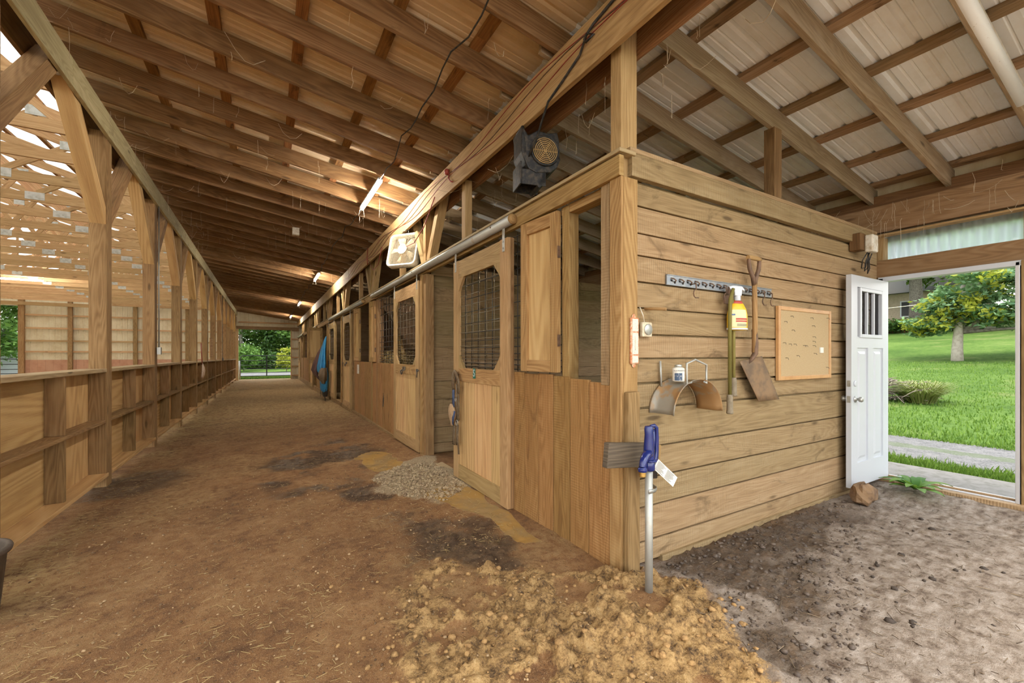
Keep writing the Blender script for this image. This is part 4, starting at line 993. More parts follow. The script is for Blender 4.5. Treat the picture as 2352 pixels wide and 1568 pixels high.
# stone and weed at the door
def stone(name, loc, r, label, mat=STONE, seed=1):
    rr = random.Random(seed); mb = MB(); P = []
    for i in range(9):
        ph = math.pi*i/8; row = []
        for j in range(14):
            a = 2*math.pi*j/14; q = 1+rr.uniform(-.13, .13); row.append((r[0]*q*math.sin(ph)*math.cos(a), r[1]*q*math.sin(ph)*math.sin(a), r[2]*q*math.cos(ph)))
        P.append(row)
    mb.grid(P, smooth=False, closed_u=True); o = mb.build(name, mat); o.location = loc; tag(o, label, 'stone'); return o
stone('rock', (4.80, 1.73, .085), (.15, .09, .105), 'brown rock holding the white door open', seed=4)
t = thing('weed', (5.48, 1.56, GH(5.48, 1.56)), 'bright green leafy weed growing at the door sill', 'plant')
for k in range(16):
    a = 2*math.pi*k/16+U(-.2, .2); L = U(.2, .36); el = U(.4, 1.1); P = []
    for i in range(7):
        f = i/6; r = L*f; z = .01+L*(math.sin(el)*f-.75*f*f*math.sin(el)); w = .036*math.sin(math.pi*min(1, f*.93+.07))**.7
        c, s = math.cos(a), math.sin(a); r *= math.cos(el*.6); P.append([(r*c-w*s, r*s+w*c, z+.006), (r*c, r*s, z), (r*c+w*s, r*s-w*c, z+.006)])
    mb = MB(); mb.grid(P, t=U(0, 1)); mb.build('leaf', L_WEED, t)
# ------------------------------------------------------------------ lamps and cords in the aisle
LAMPX, LAMPZ = 1.30, 3.66
LY = [-1.0, 6.25, 13.6, 21.0, 28.3]
for k, y in enumerate(LY):
    t = thing('tube_light', (LAMPX, y, LAMPZ), 'glowing tube light under the aisle rafters, %s' % ('nearest the open end' if k == 0 else ordn(k)+' of the four down the aisle'), 'lamp', 'aisle tube lights')
    mb = MB(); mb.tube([(0, -.6, 0), (0, .6, 0)], .024, 12); mb.build('tube', TUBE, t)
    mb = MB(); mb.box((-.03, -.61, .02), (.03, .61, .045)); mb.build('batten', WHITE, t)
    mb = MB(); mb.tube([(-.012, .61, .03), (-.05, .66, -.10), (.05, .66, -.10), (.012, .61, .03)], .003, 5); mb.build('wire_hanger', WIRE, t)
    if k < 4:
        y2 = LY[k+1]; pts = []
        for i in range(26):
            f = i/25; yy = y+.6+(y2-.6-y-.6)*f; sg = abs(((yy-1.945)/1.227) % 1-.5)*2
            pts.append((LAMPX-.07*math.sin(math.pi*f)+.02*math.sin(i*2.1), yy, rz(LAMPX)-.03-.10*(1-sg)*.9))
        pts[0] = (LAMPX, y+.6, LAMPZ+.03); pts[-1] = (LAMPX, y2-.6, LAMPZ+.03)
        mb = MB(); mb.tube(pts, .006, 6); o = mb.build('lamp_cord', BLACK); tag(o, 'black cord looping along the rafters to the %s tube light' % (ordn(k)), 'cord', 'cords between the tube lights')
t = thing('tube_light', (-7.7, 22.2, 4.12), 'glowing tube light hanging in the middle of the arena', 'lamp')
mb = MB(); mb.tube([(-.6, 0, 0), (.6, 0, 0)], .03, 12); mb.build('tube', TUBE, t)
mb = MB(); mb.box((-.61, -.03, .025), (.61, .03, .05)); mb.build('batten', WHITE, t)
# white strip light body at the upper right
t = thing('strip_fitting', (4.05, .79, 3.36), 'unlit rust-spotted white strip fitting under the rafters at the upper right', 'light fitting', rot=(0, math.atan(.151), 0))
mb = MB(); mb.tube([(-.95, 0, 0), (.75, 0, 0)], .045, 14); mb.build('fitting_body', plain('speckled_white_metal', (.78, .78, .76), .5, 0, 60, (.4, .3, .2), lo=.66, hi=.74), t)
mb = MB(); mb.box((-.95, -.035, .035), (.75, .035, .06)); mb.build('batten', WHITED, t)
# junction boxes, cables
for k, (x, y, z, lab) in enumerate(((-1.585, 9.22, 1.45, 'small metal outlet box on the second arena post'), (-1.59, 21.6, 1.2, 'small dark outlet box far down the arena posts'))):
    mb = MB(); mb.box((x-.0, y-.05, z-.06), (x+.05, y+.05, z+.06)); mb.tube([(x+.02, y, z+.06), (x+.015, y+.01, z+1.2), (x+.02, y, 3.9)], .011, 6); o = mb.build('outlet_box', GALVRUST if k == 0 else STEELD); tag(o, lab, 'outlet')
mb = MB(); mb.box((.45, 9.2, 3.72), (.57, 9.3, 3.86)); o = mb.build('junction_box', WHITED); tag(o, 'white junction box between the aisle rafters', 'junction box')
mb = MB(); pts = [(1.856, .9, 3.62), (1.852, 1.4, 3.60), (1.848, 1.85, 3.575), (1.845, 2.10, 3.54)]
pts += [(1.835, 2.14, 3.51), (1.84, 2.19, 3.49), (1.83, 2.16, 3.45), (1.845, 2.10, 3.47), (1.83, 2.15, 3.50)]
pts += [(1.845, 2.24, 3.42), (1.848, 2.45, 3.35), (1.85, 2.62, 3.30), (1.88, 2.75, 3.22), (1.90, 2.86, 3.12), (1.90, 3.0, 3.02)]
mb.tube(pts, .0085, 8); o = mb.build('fan_cord', BLACK); tag(o, 'knotted black cord running down the beam to the black blower', 'cord')
for j in range(3):
    mb = MB(); pts = []
    for i in range(40):
        f = i/39; y = 1.0+11*f; pts.append((1.856, y, 3.56-.05*j-.05*math.sin(i*.7+j)-.10*f))
    mb.tube(pts, .0035, 5); o = mb.build('beam_wire', REDWIRE if j != 1 else RUST); tag(o, ('upper', 'middle', 'lowest')[j]+' thin wire stapled along the pale header beam', 'wire')
mb = MB(); mb.tube([(1.85, 4.62, 3.50), (1.845, 4.62, 3.44), (1.84, 4.55, 3.38), (1.845, 4.5, 3.36)], .008, 6); mb.lathe([(.035, 0), (.035, .03), (.02, .045), (0, .046)], (1.856, 4.66, 3.53), 14, axis=(-1, 0, 0)); o = mb.build('ceramic_insulator', REDWIRE); tag(o, 'round ceramic insulator with a loose red wire on the header beam', 'insulator')
mb = MB(); mb.tube([(1.85, 5.1, 3.38), (1.84, 5.5, 3.1), (1.83, 5.9, 2.98), (1.84, 6.3, 3.02), (1.85, 6.9, 3.3), (1.85, 7.3, 3.36)], .006, 6); mb.tube([(1.85, 7.9, 3.36), (1.845, 8.2, 3.1), (1.845, 8.6, 3.06), (1.85, 9.1, 3.36)], .006, 6); mb.tube([(1.852, 9.15, 3.62), (1.845, 9.2, 3.45), (1.85, 9.2, 3.28)], .008, 6); o = mb.build('loose_wire', REDWIRE); tag(o, 'slack red wire looping below the header beam by the box fan', 'wire')

# ------------------------------------------------------------------ black blower on the beam
t = thing('blower', (2.02, 3.05, 3.10), 'dusty black plastic blower hung from the beam', 'fan')
R0 = Matrix.Rotation(math.radians(-14), 4, 'Z')
def bl(mb): 
    mb.v = [tuple(R0 @ Vector(p)) for p in mb.v]; return mb
mb = MB(); body = [(-.16, .20), (-.10, .12), (-.02, .17), (.08, .16), (.16, .18), (.18, .10), (.17, .02), (.19, -.05), (.16, -.12), (.10, -.17), (-.03, -.19), (-.10, -.16), (-.13, -.10), (-.16, -.02)]
mb.prism(body[::-1], (0, -.11, 0), (1, 0, 0), (0, 0, 1), -.24); bl(mb).build('housing', BLACK, t, bevel=.012)
mb = MB(); mb.lathe([(.125, 0), (.13, .010), (.122, .018), (.118, .018), (.114, .004)], (.045, -.112, .0), 32, axis=(0, -1, 0)); bl(mb).build('inlet_ring', BLACK, t)
DUSTY = plain('dusty_grille', (.42, .27, .11), .8)
mb = MB()
for r in (.015, .03, .045, .06, .075, .09, .105): mb.tube([(.045+r*math.cos(q*math.pi/12), -.124, r*math.sin(q*math.pi/12)) for q in range(24)], .0042, 5, closed=True)
for q in range(3): a = q*math.pi/3; mb.tube([(.045+.11*math.cos(a), -.121, .11*math.sin(a)), (.045-.11*math.cos(a), -.121, -.11*math.sin(a))], .004, 5)
bl(mb).build('inlet_grille', DUSTY, t)
mb = MB(); mb.lathe([(.0, 0), (.112, .001)], (.045, -.113, 0), 28, axis=(0, -1, 0)); bl(mb).build('inlet_recess', BLACKP, t)
mb = MB(); mb.box((-.17, -.10, -.29), (-.155, .12, -.10)); mb.box((-.155, -.10, -.29), (.06, -.085, -.16)); mb.box((-.155, .105, -.29), (.06, .12, -.16)); mb.prism([(.06, -.16), (.06, -.26), (.0, -.31), (-.02, -.29), (.04, -.16)], (0, .12, 0), (1, 0, 0), (0, 0, 1), .22); bl(mb).build('outlet_duct', BLACK, t, bevel=.006)
mb = MB(); mb.tube([(-.13, -.10, -.03), (-.15, -.10, .18), (-.15, .13, .20), (-.13, .13, 0)], .014, 8); mb.tube([(-.15, -.02, .19), (-.14, -.02, .02)], .010, 8); bl(mb).build('carry_handle', BLACK, t)
mb = MB(); mb.tube([(-.10, 0, .14), (-.11, .02, .28), (-.10, .02, .30)], .006, 6); bl(mb).build('hanging_wire', WIRE, t)
# ------------------------------------------------------------------ box fan
t = thing('box_fan', (1.84, 6.42, 2.98), 'dusty white box fan hanging tilted above the second stall door', 'fan', rot=(0, math.radians(14), math.radians(38)))
def rr(w, c, n=5):
    o = []
    for sx, sy, a0 in ((1, 1, 0), (-1, 1, 90), (-1, -1, 180), (1, -1, 270)):
        for q in range(n): a = math.radians(a0+90*q/(n-1)); o.append((sx*(w-c)+c*math.cos(a), sy*(w-c)+c*math.sin(a)))
    return o
W2 = .26; ring = rr(W2, .07)
mb = MB(); mb.grid([[(-.055, a, b) for a, b in rr(W2, .07)], [(-.045, a, b) for a, b in rr(W2+.008, .07)], [(.045, a, b) for a, b in rr(W2+.008, .07)], [(.055, a, b) for a, b in rr(W2, .07)], [(.05, a, b) for a, b in rr(W2-.025, .06)], [(-.05, a, b) for a, b in rr(W2-.025, .06)], [(-.055, a, b) for a, b in rr(W2, .07)]], closed_u=True); mb.build('housing', WHITED, t)
for x, nm in ((-.05, 'front_grille'), (.05, 'rear_grille')):
    mb = MB()
    for k in range(-11, 12):
        p = k*.0205; mb.tube([(x, p, -W2+.03), (x, p, W2-.03)], .0022, 4); mb.tube([(x, -W2+.03, p), (x, W2-.03, p)], .0022, 4)
    mb.build(nm, CREAM, t)
mb = MB(); mb.lathe([(.085, 0), (.085, .008), (.07, .012), (.066, .004), (.045, .004), (.03, .010), (0, .011)], (-.052, 0, 0), 28, axis=(-1, 0, 0)); mb.build('hub_cap', CREAM, t)
for k in range(5):
    a = 2*math.pi*k/5; P = []
    for i in range(5):
        r = .06+.15*i/4; row = []
        for j in range(5): b = a+(j-2)*.17*(1-.2*i/4); row.append((-.02+.012*(j-2), r*math.cos(b), r*math.sin(b)))
        P.append(row)
    mb = MB(); mb.grid(P); mb.build('blade', CREAM, t, solid=.003)
mb = MB(); mb.tube([(-.04, -.06, W2), (-.04, -.05, W2+.06), (-.04, .05, W2+.06), (-.04, .06, W2)], .006, 6); mb.tube([(-.04, 0, W2+.06), (.0, 0, W2+.2), (.02, 0, W2+.28)], .004, 5); mb.build('hanging_wire', STEELD, t)
# ------------------------------------------------------------------ halter on the near door
t = thing('halter', (1.835, 4.37, 1.16), 'worn leather halter and blue strap hanging from the near stall door latch', 'halter')
def ribbon(nm, pts, w, mat, th=.006):
    mb = MB(); mb.tube(pts, w/2, 8, flat=th/w); mb.build(nm, mat, t); 
def ribbonY(nm, pts, w, mat, th=.008):
    P = []; pts = [Vector(p) for p in pts]
    for i, p in enumerate(pts):
        d = (pts[min(i+1, len(pts)-1)]-pts[max(i-1, 0)]).normalized(); s_ = Vector((-1, 0, 0)).cross(d).normalized()*w/2; P.append([p-s_, p, p+s_])
    mb = MB(); mb.grid(P); mb.build(nm, mat, t, solid=th)
ribbonY('crown_strap', [(-.01, .05, -.20), (-.015, .06, -.08), (-.02, .04, 0), (-.02, .0, .03), (-.02, -.05, .005), (-.018, -.10, -.06), (-.015, -.11, -.20)], .055, LEATHER, .012)
ribbonY('cheek_strap', [(-.02, -.06, -.10), (-.025, -.07, -.3), (-.02, -.08, -.52)], .03, LEATHER)
ribbonY('cheek_strap', [(-.015, -.10, -.18), (-.02, -.12, -.35), (-.018, -.11, -.5)], .022, LEATHER)
ribbonY('blue_strap', [(-.02, .03, -.17), (-.025, .02, -.26), (-.02, .03, -.36)], .05, DENIM, .012)
P = []
for i in range(7):
    f = i/6; w = .02+.09*math.sin(math.pi*min(1, f*1.1))**1.0*(1-.5*f); P.append([(-.015-.045*math.sin(math.pi*j/6)*(.5+w*4), .07-.02*f+w*math.cos(math.pi*j/6), -.33-.24*f) for j in range(7)])
mb = MB(); mb.grid(P); mb.build('nose_pad', TANC, t, solid=.008)
ribbonY('blue_strap', [(-.03, -.02, -.40), (-.04, .0, -.48), (-.03, .03, -.55)], .045, DENIM, .012)
ribbonY('buckle_strap', [(-.02, .0, -.56), (-.022, .015, -.66), (-.02, .02, -.78)], .05, LEATHER, .01)
ribbonY('lead_strap', [(-.02, -.08, -.54), (-.025, -.07, -.64), (-.02, -.05, -.77)], .03, LEATHER)
ribbonY('lead_strap', [(-.022, -.11, -.54), (-.025, -.10, -.70), (-.02, -.12, -.86)], .024, LEATHER)
mb = MB(); mb.tube([(-.03+.0*q, -.09+.028*math.cos(q*.5236), -.52+.028*math.sin(q*.5236)) for q in range(12)], .005, 6, closed=True); mb.tube([(-.03, -.05+.02*math.cos(q*.5236), -.27+.02*math.sin(q*.5236)) for q in range(12)], .004, 6, closed=True); mb.build('ring', GALV, t)
# ------------------------------------------------------------------ horse blanket
t = thing('horse_blanket', (1.80, 15.7, 0), 'blue horse blanket with brown lining hung on the stall front', 'blanket')
def drape(rows, nm, mat, folds, amp, seed):
    P = []; N_ = 44
    for z, cx, cy, rx, ry in rows:
        row = []
        for j in range(N_):
            a = 2*math.pi*j/N_; f = 1+amp*math.sin(a*folds+seed+z*1.3)*(1 if z < 1.8 else .3); row.append((cx+rx*f*math.cos(a), cy+ry*f*math.sin(a), z))
        P.append(row)
    mb = MB(); mb.grid(P, closed_u=True); return mb.build(nm, mat, t)
drape([(2.02, 0, .0, .02, .03), (1.9, -.03, .03, .04, .10), (1.6, -.08, .06, .07, .24), (1.3, -.11, .08, .10, .34), (1.0, -.14, .06, .13, .40), (.84, -.14, .04, .13, .42), (.74, -.12, .0, .10, .34), (.70, -.10, -.05, .05, .2)], 'blanket_shell', CLOTHB, 6, .14, .4)
drape([(.95, -.06, -.05, .07, .3), (.7, -.07, -.08, .11, .36), (.45, -.08, -.08, .12, .40), (.22, -.08, -.1, .11, .40), (.12, -.06, -.1, .08, .32)], 'blanket_tail', CLOTHB, 5, .12, 1.3)
drape([(1.75, -.05, .35, .03, .10), (1.45, -.15, .45, .08, .22), (1.1, -.24, .5, .12, .30), (.86, -.29, .5, .13, .32), (.70, -.24, .45, .10, .28), (.5, -.12, .35, .06, .2), (.38, -.06, .3, .03, .1)], 'blanket_lining', LINING, 4, .12, 2.)
drape([(.95, -.12, -.2, .08, .35), (.75, -.15, -.25, .12, .5), (.55, -.14, -.3, .10, .4), (.42, -.12, -.3, .05, .2)], 'chest_flap', LEATHER, 5, .15, 2.6)
drape([(.30, -.05, -.05, .09, .4), (.10, -.05, -.1, .10, .4), (-.02, -.05, -.1, .07, .25)], 'dark_hem', BLACK, 4, .12, .1)
for yy, z1 in ((.9, -.12), (-.35, -.16), (-.5, -.14)):
    mb = MB(); mb.tube([(-.08, yy, .25), (-.09, yy+.05, .05), (-.08, yy+.02, z1)], .022, 6, flat=.3); mb.build('strap', BLACK, t)
mb = MB(); mb.lathe([(.06, 0), (.05, .01), (0, .012)], (-.26, -.35, .72), 14, axis=(-1, -.3, 0)); mb.build('white_patch', WHITED, t)
# small things on the stall fronts
mb = MB(); mb.box((1.915, 10.52, .93), (1.928, 10.72, 1.15)); o = mb.build('wall_plaque', WHITED, bevel=.003); tag(o, 'narrow white plaque on the boarded stall front by the third door', 'plaque')
mb = MB(); mb.prism([(-.05, -.13), (.02, -.13), (.05, .0), (.03, .13), (-.01, .05)], (1.928, 8.15, .53), (0, -1, 0), (0, 0, 1), -.004); o = mb.build('chewed_slot_shade', BLACKP); tag(o, 'black plate as the shade of a chewed slot in the wide boarded stall front', 'hole')  # black plate laid on the boards; its colour stands for the hole's shade
# scoop and board on the arena posts, bucket
t = thing('plastic_scoop', (-1.565, 14.62, 1.72), 'pale plastic muck scoop hanging by a red cord on an arena post', 'scoop')
mb = MB(); mb.tube([(0, 0, 0), (.01, .02, -.3), (.02, .06, -.62)], .012, 6); mb.build('cord', REDWIRE, t)
mb = MB(); P = []
for i in range(9):
    f = i/8; w = .03+.26*f**.8*(1 if f < .8 else 1-((f-.8)/.2)**2*.75); P.append([(.02+.12*math.sin(math.pi*f)*math.cos(a)*.5, .10+w*math.sin(a)+.06*f, -.58-.44*f+.02*math.cos(a)) for a in [q*math.pi/8-math.pi/2 for q in range(9)]])
mb.grid(P); mb.build('scoop_bowl', plain('worn_plastic', (.66, .52, .40), .6, 0, 14, (.5, .33, .22)), t, solid=.006)
mb = MB(); mb.box((-1.598, 17.0, 1.30), (-1.58, 17.9, 1.95)); o = mb.build('notice_panel', W_PLY); tag(o, 'square plywood panel nailed across two arena posts above the kick wall', 'panel')
t = thing('muck_bucket', (-1.53, 3.65, gz(-1.4, 3.66)), 'brown rubber bucket at the left edge by the kick wall', 'bucket')
mb = MB(); mb.lathe([(.0, .012), (.15, .012), (.155, 0), (.175, .02), (.205, .36), (.222, .365), (.228, .385), (.222, .40), (.206, .402), (.200, .38), (.168, .03), (0, .025)], (0, 0, 0), 30); mb.build('tub', RUBBER, t)
mb = MB(); mb.box((-.235, -.02, .26), (-.205, .02, .37)); mb.build('lug', RUBBER, t)
# ------------------------------------------------------------------ loose stuff
def rawmesh(name, v, f, tint, mats, smooth=False):
    v = np.asarray(v, np.float32); f = np.asarray(f, np.int32)
    me = bpy.data.meshes.new(name); me.vertices.add(len(v)); me.vertices.foreach_set('co', v.ravel())
    me.loops.add(f.size); me.loops.foreach_set('vertex_index', f.ravel()); me.polygons.add(len(f))
    me.polygons.foreach_set('loop_start', np.arange(0, f.size, f.shape[1], dtype=np.int32)); me.update(calc_edges=True)
    a = me.attributes.new('tint', 'FLOAT', 'FACE'); a.data.foreach_set('value', np.asarray(tint, np.float32))
    if smooth: me.polygons.foreach_set('use_smooth', np.ones(len(f), bool))
    me.materials.append(mats); o = bpy.data.objects.new(name, me); COL.objects.link(o); return o
def straws(n, region, name, label, mat, L=(.03, .12), w=.0022, lift=.012):
    v = []; f = []; t = []
    for i in range(n):
        x, y = region(); a = U(0, 6.283); l = U(*L); z = GH(x, y)+.004
        dx, dy = math.cos(a)*l/2, math.sin(a)*l/2; nx, ny = -math.sin(a)*w, math.cos(a)*w; z2 = z+U(0, lift); b = len(v); ww = w*1.2
        v += [(x-dx-nx, y-dy-ny, z), (x-dx+nx, y-dy+ny, z), (x+dx+nx, y+dy+ny, z2), (x+dx-nx, y+dy-ny, z2), (x-dx, y-dy, z+ww), (x+dx, y+dy, z2+ww)]
        f += [(b, b+1, b+2, b+3), (b, b+3, b+5, b+4), (b+1, b+4, b+5, b+2)]; q = random.random(); t += [q]*3
    o = rawmesh(name, v, f, t, mat); tag(o, label, 'straw', kind='stuff'); return o
def reg_aisle():
    while True:
        x = U(-1.6, 1.8) if random.random() < .6 else (-1.6+abs(random.gauss(0, .28)) if random.random() < .7 else 1.75-abs(random.gauss(0, .3))); y = U(.9, 3) if random.random() < .25 else 1.0+15*random.random()**1.7
        if -1.58 < x < 1.85 and polysd(np.array([x]), np.array([y]), [(.45, 2.75), (.45, .5), (2, .5), (1.9, 2.6), (1.2, 2.8)])[0] > .05: return x, y
straws(7000, reg_aisle, 'loose_straw', 'bits of straw and hay scattered over the aisle dirt', STRAW, L=(.008, .06), w=.0011)
straws(700, lambda: (U(1.9, 5.5), U(.2, 1.85)), 'bark_flecks', 'dark twigs and bark flecks in the mud before the plank wall', leafmat('bark_fleck', (.06, .035, .02), (.25, .18, .11), .0), L=(.01, .06), w=.002)
def lumps(n, region, name, label, mat, r=(.008, .03), flat=.7):
    ico_v = []; ph = (1+5**.5)/2
    ico_v = np.array([(-1, ph, 0), (1, ph, 0), (-1, -ph, 0), (1, -ph, 0), (0, -1, ph), (0, 1, ph), (0, -1, -ph), (0, 1, -ph), (ph, 0, -1), (ph, 0, 1), (-ph, 0, -1), (-ph, 0, 1)])/1.9
    ico_f = np.array([(0, 11, 5), (0, 5, 1), (0, 1, 7), (0, 7, 10), (0, 10, 11), (1, 5, 9), (5, 11, 4), (11, 10, 2), (10, 7, 6), (7, 1, 8), (3, 9, 4), (3, 4, 2), (3, 2, 6), (3, 6, 8), (3, 8, 9), (4, 9, 5), (2, 4, 11), (6, 2, 10), (8, 6, 7), (9, 8, 1)])
    v = []; f = []; t = []
    for i in range(n):
        x, y = region(); R_ = r[0]+(r[1]-r[0])*random.random()**3; z = GH(x, y)+R_*flat*.35
        q = ico_v*(RNG.uniform(.7, 1.25, (12, 1)))*R_*np.array([U(.8, 1.2), U(.8, 1.2), flat]); a = U(0, 6.3); c, s = math.cos(a), math.sin(a)
        v.append(q @ np.array([[c, s, 0], [-s, c, 0], [0, 0, 1]])+np.array([x, y, z])); f.append(ico_f+12*i); t += [random.random()]*20
    o = rawmesh(name, np.concatenate(v), np.concatenate(f), t, mat); tag(o, label, 'rubble', kind='stuff'); return o
def inpoly(poly):
    xs = [p[0] for p in poly]; ys = [p[1] for p in poly]
    def g():
        while True:
            x, y = U(min(xs), max(xs)), U(min(ys), max(ys))
            if polysd(np.array([x]), np.array([y]), poly)[0] < 0: return x, y
    return g
lumps(500, inpoly([(.6, 2.65), (.45, 1.7), (.8, 1.1), (1.75, .9), (2.3, 1.4), (2.1, 1.85), (1.3, 2.5)]), 'sand_clods', 'crumbled orange sand clods around the hydrant', SANDM, (.004, .022))
lumps(22, inpoly([(.35, 2.9), (.2, 2.0), (.7, 1.9), (.9, 2.6)]), 'sand_clod_scatter', 'stray orange clods on the dirt beside the sand patch', SANDM, (.008, .022))
lumps(2600, inpoly([(1.05, 5.0), (1.45, 5.35), (1.85, 5.2), (1.85, 4.1), (1.5, 3.8), (1.15, 4.3)]), 'gravel', 'tan gravel spread before the near stall doorway', GRAV, (.006, .020))
lumps(900, inpoly([(2.2, 1.9), (4.8, 1.9), (3.6, 1.3), (2.6, .9), (1.9, .8), (2.1, 1.4)]), 'mud_crumbs', 'dark mud crumbs along the foot of the plank wall', plain('mud_crumb', (.075, .052, .038), .7, 0, 20, (.15, .11, .08)), (.004, .018))
lumps(40, inpoly([(2.6, 1.5), (4.9, 1.4), (3.9, .4), (2.6, .4)]), 'dark_clods', 'dark clods scattered over the grey ground', plain('dark_clod', (.05, .035, .025), .85), (.01, .03))
lumps(4200, lambda: (U(-1.5, 1.5), .95+4.5*random.random()**1.6), 'dirt_crumbs', 'small crumbs of dirt and wood chip on the aisle floor', leafmat('dirt_crumb', (.10, .05, .022), (.50, .34, .18), 0), (.0025, .010))
v = []; f = []; t_ = []
for i in range(2600):
    c = Vector((2.02+abs(random.gauss(0, .16)), U(7.3, 8.9), 1.12+abs(random.gauss(0, .12)))); d = Vector((U(-1, 1), U(-1, 1), U(-.5, .7))).normalized()*U(.03, .09); q = d.orthogonal().normalized()*.0035; b = len(v)
    v += [tuple(c-d-q), tuple(c-d+q), tuple(c+d+q), tuple(c+d-q)]; f.append((b, b+1, b+2, b+3)); t_.append(random.random())
o = rawmesh('hay', v, f, t_, STRAW); tag(o, 'loose hay heaped behind the wire grid of the second stall', 'hay', kind='stuff')
# cobwebs
mb = MB()
for i in range(230):
    k = random.random()
    if k < .45: x, y = U(-1.4, 1.8), U(2.2, 14); z = rz(x)-.005
    elif k < .6: x, y = -1.58+U(0, .3), U(4.5, 14); z = rz(x)-.02
    elif k < .75: x, y = U(5.0, 5.75), U(.9, 2.4); z = U(2.7, 3.0)
    else: x, y = U(1.95, 2.6), U(1.2, 6); z = U(3.2, 3.5)
    l = U(.05, .3); d = U(.02, .18); a = U(0, 6.3); p = [(x+l*f*math.cos(a)+U(-.01, .01), y+l*f*math.sin(a)+U(-.01, .01), z-d*math.sin(f*2.6)) for f in (0, .25, .5, .75, 1)]
    if random.random() < .45: p = [(x+U(-.008, .008), y+U(-.008, .008), z-U(.05, .28)*f) for f in (0, .33, .66, 1)]
    mb.tube(p, U(.0008, .0022), 3, cap=False)
o = mb.build('cobwebs', WEBM); tag(o, 'dusty cobweb strands hanging from rafters and beams', 'cobweb', kind='stuff')

# ------------------------------------------------------------------ outdoors
def lawnz(x, y):
    d = np.maximum(x-5.9, 0)
    z = -.02-.10*sst(d, .6, 2)+.0*d
    return z+np.interp(d, [0, 4, 8, 23, 30, 48, 60, 90], [0, 0, .15, 1.25, 2.2, 4.1, 5.2, 7.5])
def ground(name, xs, ys, zf, mat, label):
    X, Y = np.meshgrid(xs, ys); Z = zf(X, Y); R_, C = X.shape; i = np.arange(R_*C).reshape(R_, C)
    o = rawmesh(name, np.stack([X, Y, Z], -1).reshape(-1, 3), np.stack([i[:-1, :-1], i[:-1, 1:], i[1:, 1:], i[1:, :-1]], -1).reshape(-1, 4), np.full((R_-1)*(C-1), .5), mat, True); return struct(o, label, 'lawn')
m, nt, p, out = newmat('lawn'); N = NT(nt); pos = N.n('NewGeometry').outputs['Position']
sp = N.n('SeparateXYZ'); N.l(pos, sp.inputs[0])
n1 = N.noise(pos, .25, 5, .6); n2 = N.noise(pos, 5, 5, .7); n3 = N.noise(pos, 40, 3, .7)
gcol = N.ramp(N.math('ADD', N.math('MULTIPLY', n1, .45), N.math('ADD', N.math('MULTIPLY', n2, .3), N.math('MULTIPLY', n3, .25))), [(.36, (.03, .07, .012)), (.5, (.095, .165, .03)), (.64, (.19, .27, .065))])
gcol = N.mix(N.math('MULTIPLY', N.smooth(N.noise(pos, .5, 4, .6), .55, .68), .35), gcol, (.22, .19, .09))
N.l(gcol, p.inputs['Base Color']); p.inputs['Roughness'].default_value = .9; p.inputs['Specular IOR Level'].default_value = .1
N.l(N.bump(N.math('ADD', N.math('MULTIPLY', n2, .5), n3), .8, .06), p.inputs['Normal']); LAWN = m
m, nt, p, out = newmat('gravel_track'); N = NT(nt); pos = N.n('NewGeometry').outputs['Position']
sp = N.n('SeparateXYZ'); N.l(pos, sp.inputs[0]); n2 = N.noise(pos, 6, 5, .7); n3 = N.noise(pos, 45, 3, .7)
c_ = N.ramp(N.math('ADD', N.math('MULTIPLY', n2, .4), N.math('MULTIPLY', n3, .6)), [(.38, (.075, .07, .068)), (.55, (.17, .16, .155)), (.68, (.26, .24, .22))])
gr = N.smooth(N.math('ADD', N.math('ABSOLUTE', N.math('SUBTRACT', sp.outputs[0], 9.0)), N.math('MULTIPLY', n2, .5)), .48, .38)
N.l(N.mix(N.math('MULTIPLY', gr, .55), c_, (.08, .11, .03)), p.inputs['Base Color']); p.inputs['Roughness'].default_value = .95; N.l(N.bump(n3, .8, .03), p.inputs['Normal']); TRACK = m
BOUNCE_YARD = plain('bounce_yard_gravel', (.52, .49, .44), .95, 0, 9, (.40, .37, .32))  # pale ground added out of view to bounce sunlight up to the ceiling
ground('lawn', np.linspace(6.0, 92, 160), np.linspace(-25, 75, 120), lawnz, LAWN, 'green lawn sloping up the hill beyond the white door')
ground('lawn', np.linspace(-60, 6.0, 40), np.linspace(33.2, 130, 60), lambda X, Y: -.28+0*X+np.interp(Y, [33, 36, 50, 130], [0, -.05, .0, 2.]), LAWN, 'green lawn beyond the far gates')
ground('lawn', np.linspace(-60, -15.5, 20), np.linspace(-25, 33.2, 20), lambda X, Y: -.28+0*X, LAWN, 'grass along the open side of the arena')
ground('bounce_yard', np.linspace(-15.5, 6.0, 12), np.linspace(-30, -4, 12), lambda X, Y: -.1+0*X, BOUNCE_YARD, 'unseen pale gravel added before the open near end to bounce light into the barn')
ys = np.linspace(-15, 60, 60); wob = lambda Y: .18*np.sin(Y*.7)
ground('gravel_road', np.linspace(7.95, 10.0, 10), ys, lambda X, Y: lawnz(X, Y)+.025+.0*X, TRACK, 'grey gravel track crossing beyond the door')['category'] = 'track'
o = ground('gravel_road', np.linspace(-12, 4, 12), np.linspace(39, 46, 8), lambda X, Y: -.30+.045+0*X+np.interp(Y, [33, 36, 50, 130], [0, -.05, .0, 2.]), TRACK, 'pale gravel drive beyond the far aisle gate'); o['category'] = 'track'
mb = MB(); mb.box((5.95, -4, -.25), (6.75, 12, .045)); o = mb.build('concrete_apron', CONC); tag(o, 'concrete strip outside the white door', 'paving'); o['kind'] = 'structure'
